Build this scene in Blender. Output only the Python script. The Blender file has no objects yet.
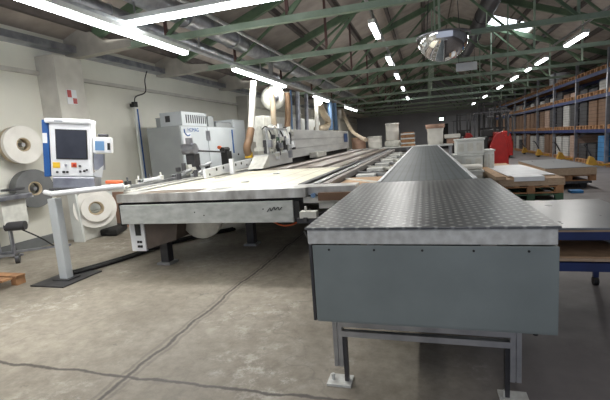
import bpy, math, random
from mathutils import Vector, Matrix, Euler
random.seed(7)
scn = bpy.context.scene
col = scn.collection
ORG = {}

# ------------------------------------------------------------------ camera model (metres, z up, y down the hall)
F = 405.0
_Y = Vector((120, 66, -F)).normalized()
_X = Vector((1345, 38, F)); _X = (_X - _X.dot(_Y) * _Y).normalized()
_Z = _X.cross(_Y)
EYE = Vector((0, 0, 1.5))
def ray(px, py):
    d = Vector((px - 305, 200 - py, -F))
    return Vector((_X.dot(d), _Y.dot(d), _Z.dot(d)))
def on_z(px, py, z): d = ray(px, py); return EYE + d * ((z - EYE.z) / d.z)
def on_y(px, py, y): d = ray(px, py); return EYE + d * (y / d.y)
def on_x(px, py, x): d = ray(px, py); return EYE + d * (x / d.x)

# ------------------------------------------------------------------ materials
def mat(name, c1, c2=None, rough=.6, metal=0., scale=4., stretch=(1, 1, 1), bump=0., detail=5., spec=.5, rvar=0., emis=None, estr=0.):
    m = bpy.data.materials.new(name); m.use_nodes = True
    nt = m.node_tree; b = nt.nodes['Principled BSDF']
    b.inputs['Roughness'].default_value = rough; b.inputs['Metallic'].default_value = metal
    b.inputs['Specular IOR Level'].default_value = spec
    c2 = c2 or tuple(max(0, v * .8) for v in c1)
    tc = nt.nodes.new('ShaderNodeTexCoord'); mp = nt.nodes.new('ShaderNodeMapping')
    mp.inputs['Scale'].default_value = stretch
    nz = nt.nodes.new('ShaderNodeTexNoise'); nz.inputs['Scale'].default_value = scale; nz.inputs['Detail'].default_value = detail
    rp = nt.nodes.new('ShaderNodeValToRGB')
    rp.color_ramp.elements[0].position = .35; rp.color_ramp.elements[1].position = .65
    rp.color_ramp.elements[0].color = (*c2, 1); rp.color_ramp.elements[1].color = (*c1, 1)
    L = nt.links.new
    L(tc.outputs['Object'], mp.inputs['Vector']); L(mp.outputs[0], nz.inputs['Vector'])
    L(nz.outputs['Fac'], rp.inputs['Fac']); L(rp.outputs['Color'], b.inputs['Base Color'])
    if bump:
        bp = nt.nodes.new('ShaderNodeBump'); bp.inputs['Strength'].default_value = bump; bp.inputs['Distance'].default_value = .02
        L(nz.outputs['Fac'], bp.inputs['Height']); L(bp.outputs[0], b.inputs['Normal'])
    if rvar:
        mr = nt.nodes.new('ShaderNodeMapRange'); mr.inputs['To Min'].default_value = max(0, rough - rvar); mr.inputs['To Max'].default_value = rough + rvar
        L(nz.outputs['Fac'], mr.inputs['Value']); L(mr.outputs[0], b.inputs['Roughness'])
    if emis:
        b.inputs['Emission Color'].default_value = (*emis, 1); b.inputs['Emission Strength'].default_value = estr
    return m
M = {}
M['white'] = mat('white_paint', (.74, .76, .73), (.64, .66, .63), .5)
M['offwhite'] = mat('offwhite_enamel', (.68, .68, .62), (.55, .55, .5), .5, scale=9)
M['bright'] = mat('bright_white', (.84, .86, .88), (.76, .78, .8), .35)
M['blue'] = mat('deep_blue_paint', (.02, .11, .36), (.015, .08, .27), .4)
M['rackblue'] = mat('rack_blue', (.02, .04, .15), (.015, .028, .1), .5)
M['lightblue'] = mat('light_blue_plastic', (.06, .28, .62), (.04, .2, .48), .45)
M['steelgreen'] = mat('green_steel', (.13, .2, .12), (.09, .145, .09), .6)
M['palegreen'] = mat('pale_green_steel', (.34, .43, .34), (.25, .33, .25), .55, scale=3)
M['bracket'] = mat('bracket_grey', (.5, .48, .43), (.4, .38, .34), .7)
M['redsteel'] = mat('rust_red_strut', (.09, .04, .035), (.06, .03, .03), .6)
M['purlin'] = mat('dark_purlin', (.1, .085, .08), (.07, .06, .055), .8)
M['galv'] = mat('galvanised_metal', (.45, .46, .5), (.27, .28, .32), .35, .8, scale=5)
M['darkduct'] = mat('dark_duct', (.05, .05, .06), (.035, .035, .04), .45, .3)
M['chrome'] = mat('mirror_chrome', (.85, .85, .85), (.8, .8, .8), .04, 1.)
M['alu'] = mat('brushed_aluminium', (.55, .56, .57), (.4, .41, .43), .35, .75, scale=8)
M['darksteel'] = mat('dark_steel', (.09, .09, .095), (.05, .05, .055), .45, .5)
M['black'] = mat('black_rubber', (.018, .018, .018), (.012, .012, .012), .6)
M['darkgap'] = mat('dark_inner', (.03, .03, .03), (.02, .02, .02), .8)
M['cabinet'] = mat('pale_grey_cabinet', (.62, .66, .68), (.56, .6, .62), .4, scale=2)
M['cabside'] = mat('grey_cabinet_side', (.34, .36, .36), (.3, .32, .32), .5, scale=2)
M['apron'] = mat('worn_grey_apron', (.5, .52, .5), (.36, .38, .36), .55, scale=7, stretch=(1, 1, 2))
M['panelgreen'] = mat('grey_green_panel', (.235, .27, .265), (.2, .23, .225), .42, scale=3, rvar=.1)
M['rim'] = mat('chipped_white_rim', (.66, .67, .64), (.5, .5, .47), .5, scale=22)
M['wood'] = mat('particle_board', (.5, .33, .2), (.38, .25, .15), .75, scale=12)
M['woodedge'] = mat('pale_board_edge', (.56, .42, .29), (.42, .3, .2), .8, scale=20, stretch=(1, 1, 8))
M['pallet'] = mat('pallet_wood', (.5, .27, .13), (.34, .18, .09), .8, scale=8)
M['carton'] = mat('brown_carton', (.2, .12, .075), (.14, .085, .055), .85, scale=3)
M['darkbrown'] = mat('dark_brown_cover', (.11, .085, .07), (.07, .055, .045), .7)
M['track'] = mat('grey_brown_track', (.33, .3, .28), (.24, .21, .19), .5, scale=3, stretch=(3, .4, 1))
M['peach'] = mat('peach_board', (.48, .3, .22), (.36, .23, .17), .8, scale=3)
M['cream'] = mat('cream_belt', (.75, .72, .58), (.62, .59, .46), .6, scale=5, stretch=(3, .5, 1))
M['beam'] = mat('machine_beam_enamel', (.74, .75, .73), (.6, .61, .6), .45, scale=2, stretch=(1, .5, 3))
M['hose'] = mat('beige_hose', (.55, .47, .36), (.4, .32, .22), .6)
M['brownhose'] = mat('brown_hose', (.27, .16, .09), (.18, .11, .06), .6)
M['pipeblue'] = mat('blue_grey_pipe', (.16, .26, .42), (.11, .2, .34), .45, .3)
M['ochre'] = mat('ochre_paint', (.5, .28, .03), (.35, .2, .03), .6)
M['yellow'] = mat('yellow_plastic', (.85, .55, .03), (.7, .42, .02), .5)
M['red'] = mat('red_paint', (.4, .015, .012), (.3, .012, .01), .4)
M['orange'] = mat('orange_red', (.75, .16, .05), (.6, .12, .04), .5)
M['coilwhite'] = mat('white_edge_band', (.85, .83, .77), (.76, .74, .68), .55)
M['coilbeige'] = mat('beige_edge_band', (.55, .45, .3), (.45, .36, .24), .6)
M['coilgrey'] = mat('grey_edge_band', (.17, .175, .175), (.13, .135, .135), .55)
M['paper'] = mat('paper', (.8, .82, .84), (.72, .74, .76), .6)
M['sheetwhite'] = mat('white_laminate', (.6, .62, .64), (.5, .52, .55), .4)
M['sheetgrey'] = mat('grey_laminate', (.25, .26, .27), (.2, .21, .22), .3, scale=9, rvar=.06, stretch=(1, .4, 1))
M['screen'] = mat('monitor_glass', (.04, .045, .06), (.03, .033, .045), .18)
M['lcd'] = mat('small_screen', (.1, .2, .35), (.08, .15, .28), .3, emis=(.15, .3, .5), estr=.4)
M['tube'] = mat('tube_glow', (.95, .97, 1), (.95, .97, 1), .5, emis=(.93, .97, 1.0), estr=16.)
M['tubefar'] = mat('tube_glow_far', (.95, .97, 1), (.95, .97, 1), .5, emis=(.93, .97, 1.0), estr=14.)
M['exit'] = mat('exit_glow', (.8, 1, .85), (.8, 1, .85), .5, emis=(.7, 1, .8), estr=6.)
M['sky'] = mat('skylight_glass', (.9, .95, 1), (.9, .95, 1), .3, emis=(.85, .93, 1), estr=5.)
M['skirting'] = mat('grey_skirting', (.2, .21, .21), (.16, .17, .17), .7)
M['forkgreen'] = mat('green_pallet_paint', (.07, .15, .08), (.05, .1, .06), .7)
M['doorwood'] = mat('dark_doorway', (.03, .03, .03), (.02, .02, .02), .8)

def wall_mat(name, c1, c2, scale=.8, joint=0, dark=.85):
    m = mat(name, c1, c2, .85, scale=scale, bump=.08, detail=8)
    return m
M['wall'] = wall_mat('painted_concrete_wall', (.84, .83, .74), (.74, .73, .65))
M['wallback'] = wall_mat('grey_block_wall', (.42, .43, .46), (.34, .35, .38), .5)
M['concrete'] = wall_mat('bare_concrete', (.68, .66, .6), (.54, .52, .47), 2.5)

def floor_mat():
    m = bpy.data.materials.new('worn_concrete_floor'); m.use_nodes = True
    nt = m.node_tree; b = nt.nodes['Principled BSDF']; N = nt.nodes.new; L = nt.links.new
    tc = N('ShaderNodeTexCoord'); sp = N('ShaderNodeSeparateXYZ'); L(tc.outputs['Object'], sp.inputs[0])
    def noise(s, d=6, vec=None, rough=.6):
        n = N('ShaderNodeTexNoise'); n.inputs['Scale'].default_value = s; n.inputs['Detail'].default_value = d; n.inputs['Roughness'].default_value = rough
        L(vec or tc.outputs['Object'], n.inputs['Vector']); return n.outputs['Fac']
    def math_(op, a, b_=None, c=None):
        n = N('ShaderNodeMath'); n.operation = op
        for i, v in enumerate((a, b_, c)):
            if v is None: continue
            if isinstance(v, (int, float)): n.inputs[i].default_value = v
            else: L(v, n.inputs[i])
        return n.outputs[0]
    def rampf(fac, p0, p1, c0, c1):
        r = N('ShaderNodeValToRGB'); e = r.color_ramp.elements
        e[0].position = p0; e[1].position = p1; e[0].color = c0; e[1].color = c1; L(fac, r.inputs[0]); return r.outputs[0]
    def mix(fac, a, b_, typ='MIX'):
        n = N('ShaderNodeMix'); n.data_type = 'RGBA'; n.blend_type = typ
        if isinstance(fac, float): n.inputs[0].default_value = fac
        else: L(fac, n.inputs[0])
        for i, v in ((6, a), (7, b_)):
            if isinstance(v, tuple): n.inputs[i].default_value = v
            else: L(v, n.inputs[i])
        return n.outputs[2]
    base = rampf(noise(.7, 8), .35, .68, (.215, .19, .15, 1), (.4, .365, .3, 1))
    fine = rampf(noise(9, 8, rough=.75), .32, .68, (.68, .67, .66, 1), (1.12, 1.12, 1.12, 1))
    c = mix(1.0, base, fine, 'MULTIPLY')
    # whitish scuffed plaster patches
    pm = math_('MULTIPLY', rampf(noise(1.1, 3), .5, .62, (0, 0, 0, 1), (1, 1, 1, 1)), rampf(noise(7, 9, rough=.8), .5, .6, (0, 0, 0, 1), (1, 1, 1, 1)))
    c = mix(math_('MULTIPLY', pm, .6), c, (.56, .53, .47, 1))
    # dark oily specks
    dk = rampf(noise(5.5, 4), .68, .72, (0, 0, 0, 1), (1, 1, 1, 1))
    c = mix(math_('MULTIPLY', dk, .5), c, (.1, .09, .08, 1))
    # purple-grey aisle tone, part dirt and part dimmer light in the colour, right of x = .4
    aw = math_('ADD', sp.outputs[0], math_('MULTIPLY', noise(.9, 4), 1.2))
    asm = rampf(math_('MULTIPLY', aw, .25), .1, .28, (0, 0, 0, 1), (1, 1, 1, 1))
    aisle_tone = rampf(noise(1.6, 8), .35, .7, (.135, .125, .135, 1), (.2, .188, .195, 1))
    c = mix(math_('MULTIPLY', asm, .85), c, aisle_tone)
    # joints: one down the hall at x=-2.0, crossings every 4 m from y=2.1
    wob = math_('MULTIPLY', math_('SUBTRACT', noise(2.2, 5), .5), .16)
    jx = math_('ABSOLUTE', math_('ADD', math_('ADD', sp.outputs[0], 2.0), wob))
    jy = math_('ABSOLUTE', math_('SUBTRACT', math_('MODULO', math_('ADD', math_('ADD', sp.outputs[1], 57.9), wob), 8.0), 4.0))
    for j, w in ((jx, .014), (jy, .012)):
        ln = rampf(j, w * .6, w * 1.6, (1, 1, 1, 1), (0, 0, 0, 1)); c = mix(math_('MULTIPLY', ln, .92), c, (.06, .05, .045, 1))
    jx2 = math_('ABSOLUTE', math_('ADD', jx, -.05)); c = mix(math_('MULTIPLY', rampf(jx2, .008, .02, (1, 1, 1, 1), (0, 0, 0, 1)), .35), c, (.07, .06, .055, 1))
    # thin random cracks
    vo = N('ShaderNodeTexVoronoi'); vo.feature = 'DISTANCE_TO_EDGE'; vo.inputs['Scale'].default_value = .35
    dv = N('ShaderNodeVectorMath'); dv.operation = 'ADD'; nn = N('ShaderNodeTexNoise'); nn.inputs['Scale'].default_value = 2.
    L(tc.outputs['Object'], nn.inputs['Vector']); L(tc.outputs['Object'], dv.inputs[0]); L(nn.outputs['Color'], dv.inputs[1]); L(dv.outputs[0], vo.inputs['Vector'])
    c = mix(math_('MULTIPLY', rampf(vo.outputs['Distance'], .0015, .004, (1, 1, 1, 1), (0, 0, 0, 1)), .3), c, (.1, .09, .08, 1))
    L(c, b.inputs['Base Color'])
    rr = N('ShaderNodeMapRange'); rr.inputs['To Min'].default_value = .38; rr.inputs['To Max'].default_value = .75
    L(noise(1.3, 6), rr.inputs['Value']); L(rr.outputs[0], b.inputs['Roughness'])
    bp = N('ShaderNodeBump'); bp.inputs['Strength'].default_value = .12; bp.inputs['Distance'].default_value = .02
    L(noise(14, 8), bp.inputs['Height']); L(bp.outputs[0], b.inputs['Normal'])
    return m
M['floor'] = floor_mat()

def stripe_mat(name, c1, c2, axis, period, width, rough=.7, metal=0., soft=.3, noise_amt=.25):
    """colour c1 with stripes of c2 across the given object axis"""
    m = bpy.data.materials.new(name); m.use_nodes = True
    nt = m.node_tree; b = nt.nodes['Principled BSDF']; N = nt.nodes.new; L = nt.links.new
    tc = N('ShaderNodeTexCoord'); sp = N('ShaderNodeSeparateXYZ'); L(tc.outputs['Object'], sp.inputs[0])
    a = N('ShaderNodeMath'); a.operation = 'PINGPONG'; a.inputs[1].default_value = period / 2; L(sp.outputs[axis], a.inputs[0])
    r = N('ShaderNodeValToRGB'); r.color_ramp.elements[0].position = width / 2; r.color_ramp.elements[1].position = width / 2 * (1 + soft)
    r.color_ramp.elements[0].color = (*c2, 1); r.color_ramp.elements[1].color = (*c1, 1); L(a.outputs[0], r.inputs[0])
    nz = N('ShaderNodeTexNoise'); nz.inputs['Scale'].default_value = 2.5; nz.inputs['Detail'].default_value = 7; L(tc.outputs['Object'], nz.inputs['Vector'])
    r2 = N('ShaderNodeValToRGB'); r2.color_ramp.elements[0].color = (1 - noise_amt,) * 3 + (1,); r2.color_ramp.elements[1].color = (1, 1, 1, 1)
    r2.color_ramp.elements[0].position = .35; r2.color_ramp.elements[1].position = .65
    L(nz.outputs[0], r2.inputs[0])
    mx = N('ShaderNodeMix'); mx.data_type = 'RGBA'; mx.blend_type = 'MULTIPLY'; mx.inputs[0].default_value = 1
    L(r.outputs[0], mx.inputs[6]); L(r2.outputs[0], mx.inputs[7]); L(mx.outputs[2], b.inputs['Base Color'])
    b.inputs['Roughness'].default_value = rough; b.inputs['Metallic'].default_value = metal
    return m
M['ceiling'] = stripe_mat('roof_panels', (.42, .37, .33), (.13, .115, .1), 0, 1.15, .05)
M['belt'] = stripe_mat('ribbed_conveyor_belt', (.085, .105, .115), (.045, .055, .062), 0, .075, .014, .5, .05)
M['creambelt'] = stripe_mat('cream_slat_belt', (.78, .75, .6), (.42, .39, .3), 0, .33, .018, .6)
M['stack'] = stripe_mat('board_stack', (.24, .145, .09), (.07, .045, .03), 2, .13, .012, .8)
M['stackpeach'] = stripe_mat('peach_stack', (.42, .3, .24), (.2, .13, .1), 2, .11, .01, .8)
M['stackwhite'] = stripe_mat('white_stack', (.5, .5, .48), (.2, .2, .2), 2, .1, .01, .8)
M['stackdark'] = stripe_mat('dark_stack', (.05, .05, .055), (.015, .015, .015), 2, .14, .02, .7)
M['stackblue'] = stripe_mat('blue_stack', (.06, .26, .55), (.02, .1, .28), 2, .16, .015, .6)

def perf_mat():
    """dark steel sheet with a staggered grid of worn bright dimples"""
    m = bpy.data.materials.new('dimpled_steel_sheet'); m.use_nodes = True
    nt = m.node_tree; b = nt.nodes['Principled BSDF']; N = nt.nodes.new; L = nt.links.new
    tc = N('ShaderNodeTexCoord'); sp = N('ShaderNodeSeparateXYZ'); L(tc.outputs['Object'], sp.inputs[0])
    def mt(op, a, b_=None):
        n = N('ShaderNodeMath'); n.operation = op
        for i, v in enumerate((a, b_)):
            if v is None: continue
            if isinstance(v, (int, float)): n.inputs[i].default_value = v
            else: L(v, n.inputs[i])
        return n.outputs[0]
    def dots(px_, ox, oy):
        u = mt('PINGPONG', mt('ADD', sp.outputs[0], ox + 5), px_ / 2); v = mt('PINGPONG', mt('ADD', sp.outputs[1], oy + 5), px_ / 2)
        return mt('SQRT', mt('ADD', mt('MULTIPLY', u, u), mt('MULTIPLY', v, v)))
    d = mt('MINIMUM', dots(.08, 0, 0), dots(.08, .04, .04))
    r = N('ShaderNodeValToRGB'); e = r.color_ramp.elements
    e[0].position = .008; e[0].color = (1, 1, 1, 1); e[1].position = .014; e[1].color = (0, 0, 0, 1); L(d, r.inputs[0])
    nz = N('ShaderNodeTexNoise'); nz.inputs['Scale'].default_value = 2.2; nz.inputs['Detail'].default_value = 8; L(tc.outputs['Object'], nz.inputs['Vector'])
    r2 = N('ShaderNodeValToRGB'); r2.color_ramp.elements[0].position = .35; r2.color_ramp.elements[1].position = .7
    r2.color_ramp.elements[0].color = (.075, .08, .085, 1); r2.color_ramp.elements[1].color = (.15, .155, .16, 1); L(nz.outputs[0], r2.inputs[0])
    mx = N('ShaderNodeMix'); mx.data_type = 'RGBA'; mx.inputs[7].default_value = (.7, .71, .7, 1)
    L(mt('MULTIPLY', r.outputs[0], .62), mx.inputs[0]); L(r2.outputs[0], mx.inputs[6]); L(mx.outputs[2], b.inputs['Base Color'])
    b.inputs['Metallic'].default_value = .25
    mr = N('ShaderNodeMapRange'); mr.inputs['To Min'].default_value = .26; mr.inputs['To Max'].default_value = .38; L(nz.outputs[0], mr.inputs['Value']); L(mr.outputs[0], b.inputs['Roughness'])
    bp = N('ShaderNodeBump'); bp.inputs['Strength'].default_value = .25; bp.inputs['Distance'].default_value = .004; L(r.outputs[0], bp.inputs['Height']); L(bp.outputs[0], b.inputs['Normal'])
    return m
M['perf'] = perf_mat()
M['worn'] = mat('worn_bright_edge', (.68, .69, .67), (.33, .32, .3), .4, .3, scale=4, stretch=(1.2, 1, .6))
M['stain'] = mat('brown_stained_top', (.3, .25, .2), (.12, .085, .06), .4, .3, scale=3, stretch=(.6, 2, 1))

# ------------------------------------------------------------------ mesh builder
class MB:
    def __init__(s): s.v = []; s.f = []; s.sm = []
    def add(s, vs, fs, smooth=False):
        n = len(s.v); s.v += [Vector(v) for v in vs]; s.f += [tuple(i + n for i in f) for f in fs]; s.sm += [smooth] * len(fs); return s
    def box(s, x0, x1, y0, y1, z0, z1, rot=None, piv=None):
        vs = [Vector((x, y, z)) for z in (z0, z1) for x, y in ((x0, y0), (x1, y0), (x1, y1), (x0, y1))]
        if rot is not None:
            piv = Vector(piv) if piv is not None else sum(vs, Vector()) / 8
            R_ = rot if isinstance(rot, Matrix) else Matrix.Rotation(rot, 3, 'Z')
            vs = [piv + R_ @ (v - piv) for v in vs]
        return s.add(vs, [(3, 2, 1, 0), (4, 5, 6, 7), (0, 1, 5, 4), (1, 2, 6, 5), (2, 3, 7, 6), (3, 0, 4, 7)])
    def cbox(s, c, sx, sy, sz, rot=None):
        x, y, z = c; return s.box(x - sx / 2, x + sx / 2, y - sy / 2, y + sy / 2, z - sz / 2, z + sz / 2, rot)
    def bar(s, p, q, w, h, up=(0, 0, 1)):
        p = Vector(p); q = Vector(q); d = (q - p).normalized(); u = Vector(up)
        if abs(d.dot(u)) > .98: u = Vector((0, 1, 0))
        a = d.cross(u).normalized(); u = a.cross(d).normalized(); a *= w / 2; u *= h / 2
        vs = [r + k for r in (p, q) for k in (-a - u, a - u, a + u, -a + u)]
        return s.add(vs, [(0, 1, 2, 3), (7, 6, 5, 4), (0, 4, 5, 1), (1, 5, 6, 2), (2, 6, 7, 3), (3, 7, 4, 0)])
    def tube(s, pts, r, n=10, caps=True):
        pts = [Vector(p) for p in pts]; rs = r if isinstance(r, (list, tuple)) else [r] * len(pts)
        rings = []; a = None
        for i, p in enumerate(pts):
            d = (pts[min(i + 1, len(pts) - 1)] - pts[max(i - 1, 0)]).normalized()
            if a is None:
                t = Vector((0, 0, 1)) if abs(d.z) < .9 else Vector((1, 0, 0)); a = d.cross(t).normalized()
            else: a = (a - d * a.dot(d)).normalized()
            b = d.cross(a)
            rings += [p + (a * math.cos(2 * math.pi * k / n) + b * math.sin(2 * math.pi * k / n)) * rs[i] for k in range(n)]
        fs = [(i * n + k, i * n + (k + 1) % n, (i + 1) * n + (k + 1) % n, (i + 1) * n + k) for i in range(len(pts) - 1) for k in range(n)]
        s.add(rings, fs, True)
        if caps:
            s.add(rings[:n], [tuple(range(n - 1, -1, -1))]); s.add(rings[-n:], [tuple(range(n))])
        return s
    def cyl(s, p, q, r, n=16): return s.tube([p, q], r, n)
    def lathe(s, prof, c, axis=(0, 0, 1), n=24, ang=2 * math.pi, smooth=True):
        """prof: (radius, height along axis)"""
        ax = Vector(axis).normalized(); t = Vector((1, 0, 0)) if abs(ax.x) < .9 else Vector((0, 1, 0))
        a = ax.cross(t).normalized(); b = ax.cross(a); c = Vector(c); vs = []
        for r, h in prof:
            vs += [c + ax * h + (a * math.cos(ang * k / n) + b * math.sin(ang * k / n)) * r for k in range(n)]
        m = len(prof)
        fs = [(i * n + k, i * n + (k + 1) % n, (i + 1) * n + (k + 1) % n, (i + 1) * n + k) for i in range(m - 1) for k in range(n)]
        return s.add(vs, fs, smooth)
    def quad(s, *p): return s.add(p, [tuple(range(len(p)))])
    def prism(s, poly, d):
        n = len(poly); d = Vector(d); vs = [Vector(p) for p in poly] + [Vector(p) + d for p in poly]
        return s.add(vs, [tuple(range(n - 1, -1, -1)), tuple(range(n, 2 * n))] + [(i, (i + 1) % n, n + (i + 1) % n, n + i) for i in range(n)])
    def build(s, name, m, parent=None, bevel=0., org=None):
        if parent is not None: o0 = ORG[parent.name]
        else:
            xs = [v.x for v in s.v]; ys = [v.y for v in s.v]; zs = [v.z for v in s.v]
            o0 = Vector(((min(xs) + max(xs)) / 2, (min(ys) + max(ys)) / 2, min(zs))) if org is None else Vector(org)
        me = bpy.data.meshes.new(name); me.from_pydata([tuple(v - o0) for v in s.v], [], s.f); me.update()
        for p, k in zip(me.polygons, s.sm): p.use_smooth = k
        import bmesh
        bm = bmesh.new(); bm.from_mesh(me); bmesh.ops.recalc_face_normals(bm, faces=bm.faces); bm.to_mesh(me); bm.free()
        me.materials.append(M[m] if isinstance(m, str) else m)
        o = bpy.data.objects.new(name, me); col.objects.link(o)
        if parent is not None: o.parent = parent
        else: o.location = o0
        ORG[o.name] = o0
        if bevel:
            b = o.modifiers.new('bevel', 'BEVEL'); b.width = bevel; b.segments = 2; b.limit_method = 'ANGLE'
        return o
def tag(o, label=None, cat=None, group=None, kind=None):
    if label: o['label'] = label
    if cat: o['category'] = cat
    if group: o['group'] = group
    if kind: o['kind'] = kind
    return o
def thing(name, loc, label, cat, group=None):
    o = bpy.data.objects.new(name, None); o.location = loc; o.empty_display_size = .1; col.objects.link(o); ORG[o.name] = Vector(loc)
    return tag(o, label, cat, group)
def dup(root, loc, label=None, rz=0):
    r = root.copy(); col.objects.link(r); r.location = loc; r.rotation_euler = (0, 0, rz)
    ORG[r.name] = Vector(loc)
    if label: r['label'] = label
    def rec(src, dst):
        for ch in list(src.children):
            c = ch.copy(); col.objects.link(c); c.parent = dst; rec(ch, c)
    rec(root, r)
    return r
def struct(o): o['kind'] = 'structure'; return o
def curve(pts, n=8):
    """Catmull-Rom through points"""
    P = [Vector(p) for p in pts]; P = [2 * P[0] - P[1]] + P + [2 * P[-1] - P[-2]]; out = []
    for i in range(1, len(P) - 2):
        for k in range(n):
            t = k / n; a, b, c, d = P[i - 1:i + 3]
            out.append(.5 * ((2 * b) + (c - a) * t + (2 * a - 5 * b + 4 * c - d) * t * t + (3 * b - a - 3 * c + d) * t ** 3))
    out.append(P[-2]); return out
def text(body, size, loc, rot, m, parent=None, name='lettering'):
    cu = bpy.data.curves.new(name, 'FONT'); cu.body = body; cu.size = size; cu.extrude = .001; cu.align_x = 'LEFT'
    o = bpy.data.objects.new(name, cu); col.objects.link(o)
    dg = bpy.context.evaluated_depsgraph_get(); me = bpy.data.meshes.new_from_object(o.evaluated_get(dg)); bpy.data.objects.remove(o)
    o = bpy.data.objects.new(name, me); col.objects.link(o); me.materials.append(M[m])
    if parent: o.parent = parent; loc = Vector(loc) - ORG[parent.name]
    o.location = loc; o.rotation_euler = rot; ORG[o.name] = Vector(loc); return o
ORD = ['nearest', 'second', 'third', 'fourth', 'fifth', 'sixth', 'seventh', 'eighth', 'ninth', 'tenth', 'eleventh', 'twelfth']

# ================================================================== SETTING
WX = -6.63; EX = 10.0; RX = 1.3; EAVE = 3.78; RIDGE = 6.7; FARY = 42.
SL = (RIDGE - EAVE) / (RX - WX)
def roof_z(x): return RIDGE - SL * abs(x - RX)
struct(MB().box(WX - .3, EX + .3, -3, FARY + .3, -.1, 0).build('floor', 'floor', org=(0, 0, 0)))
struct(MB().box(WX - .3, WX, -3, FARY, 0, EAVE + .1).build('wall_left', 'wall', org=(WX, 0, 0)))
struct(MB().box(EX, EX + .3, -3, FARY, 0, roof_z(EX) + .1).build('wall_right', 'wallback', org=(EX, 0, 0)))
wb = MB().prism([(WX - .3, FARY, 0), (EX + .3, FARY, 0), (EX + .3, FARY, roof_z(EX)), (RX, FARY, RIDGE + .1), (WX - .3, FARY, EAVE)], (0, .3, 0))
struct(wb.build('wall_back', 'wallback', org=(0, FARY, 0)))
# roof with a rectangular skylight opening in the right-hand slope
SKX0, SKX1, SKY0, SKY1 = 2.75, 4.45, 19.2, 21.2
cl = MB(); T = .12
def slab(mb, x0, x1, y0, y1):
    mb.prism([(x0, y0, roof_z(x0)), (x1, y0, roof_z(x1)), (x1, y0, roof_z(x1) + T), (x0, y0, roof_z(x0) + T)], (0, y1 - y0, 0))
slab(cl, WX - .3, RX, -3, FARY + .3)
slab(cl, RX, SKX0, -3, FARY + .3); slab(cl, SKX1, EX + .3, -3, FARY + .3)
slab(cl, SKX0, SKX1, -3, SKY0); slab(cl, SKX0, SKX1, SKY1, FARY + .3)
struct(cl.build('ceiling', 'ceiling', org=(0, 0, EAVE)))
sk = MB().prism([(SKX0, SKY0, roof_z(SKX0) + .1), (SKX1, SKY0, roof_z(SKX1) + .1), (SKX1, SKY0, roof_z(SKX1) + .11), (SKX0, SKY0, roof_z(SKX0) + .11)], (0, SKY1 - SKY0, 0))
struct(sk.build('window_1', 'sky'))
struct(MB().box(SKX0, SKX1, 20.17, 20.23, roof_z(SKX1), roof_z(SKX1) + .05).build('trim_3', 'white')) if 0 else None
# ledge and service duct running along the left wall, grey skirting
struct(MB().box(WX, WX + .07, -3, FARY, 3.02, 3.09).build('trim_1', 'concrete'))
struct(MB().box(WX, WX + .28, -3, FARY, 3.5, 3.62).build('trim_2', 'galv'))
struct(MB().box(WX, WX + .04, 3.0, 5.75, 0, .17).build('baseboard_left', 'skirting'))
struct(MB().box(1.25, 2.15, FARY - .06, FARY, 0, 2.35).build('door_1', 'doorwood'))
# wall pillars
PY = [5.87, 14.0, 22.2, 30.4]
for i, y in enumerate(PY):
    o = MB().box(WX, -6.2, y, y + .62, 0, 3.35).build('concrete_pillar', 'concrete', bevel=.01)
    tag(o, ['bare concrete wall pillar behind the machine operator screen, with a small red notice', 'second bare concrete pillar on the left wall beyond the control cabinets',
            'third concrete pillar along the left wall, behind the suction hoses', 'farthest concrete pillar on the left wall'][i], 'pillar', 'concrete pillars on the left wall')
p = on_x(72, 97, -6.19)
nt_ = thing('safety_notice', (-6.19, p.y, p.z - .1), 'small red and white safety notice on the concrete pillar', 'notice')
MB().box(-6.195, -6.185, p.y - .11, p.y + .11, p.z - .13, p.z + .13).build('notice_board', 'paper', nt_)
MB().box(-6.184, -6.182, p.y - .1, p.y - .01, p.z - .01, p.z + .12).box(-6.184, -6.182, p.y + .01, p.y + .1, p.z - .12, p.z - .02).build('red_symbol', 'red', nt_)

# purlins along the roof
pi = 0
for side in (-1, 1):
    for k in range(1, 7):
        x = RX + side * k * 1.22
        if x < WX + .2 or x > EX - .1: continue
        z = roof_z(x)
        if SKX0 - .1 < x < SKX1 + .1:
            mb = MB().box(x - .05, x + .05, -3, SKY0, z - .16, z - .01).box(x - .05, x + .05, SKY1, FARY, z - .16, z - .01)
        else: mb = MB().box(x - .05, x + .05, -3, FARY, z - .16, z - .01)
        o = mb.build('roof_purlin', 'purlin')
        tag(o, 'dark roof purlin, %s from the ridge on the %s slope' % (['first', 'second', 'third', 'fourth', 'fifth', 'sixth'][k - 1], 'left' if side < 0 else 'right'), 'beam', 'roof purlins')

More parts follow.
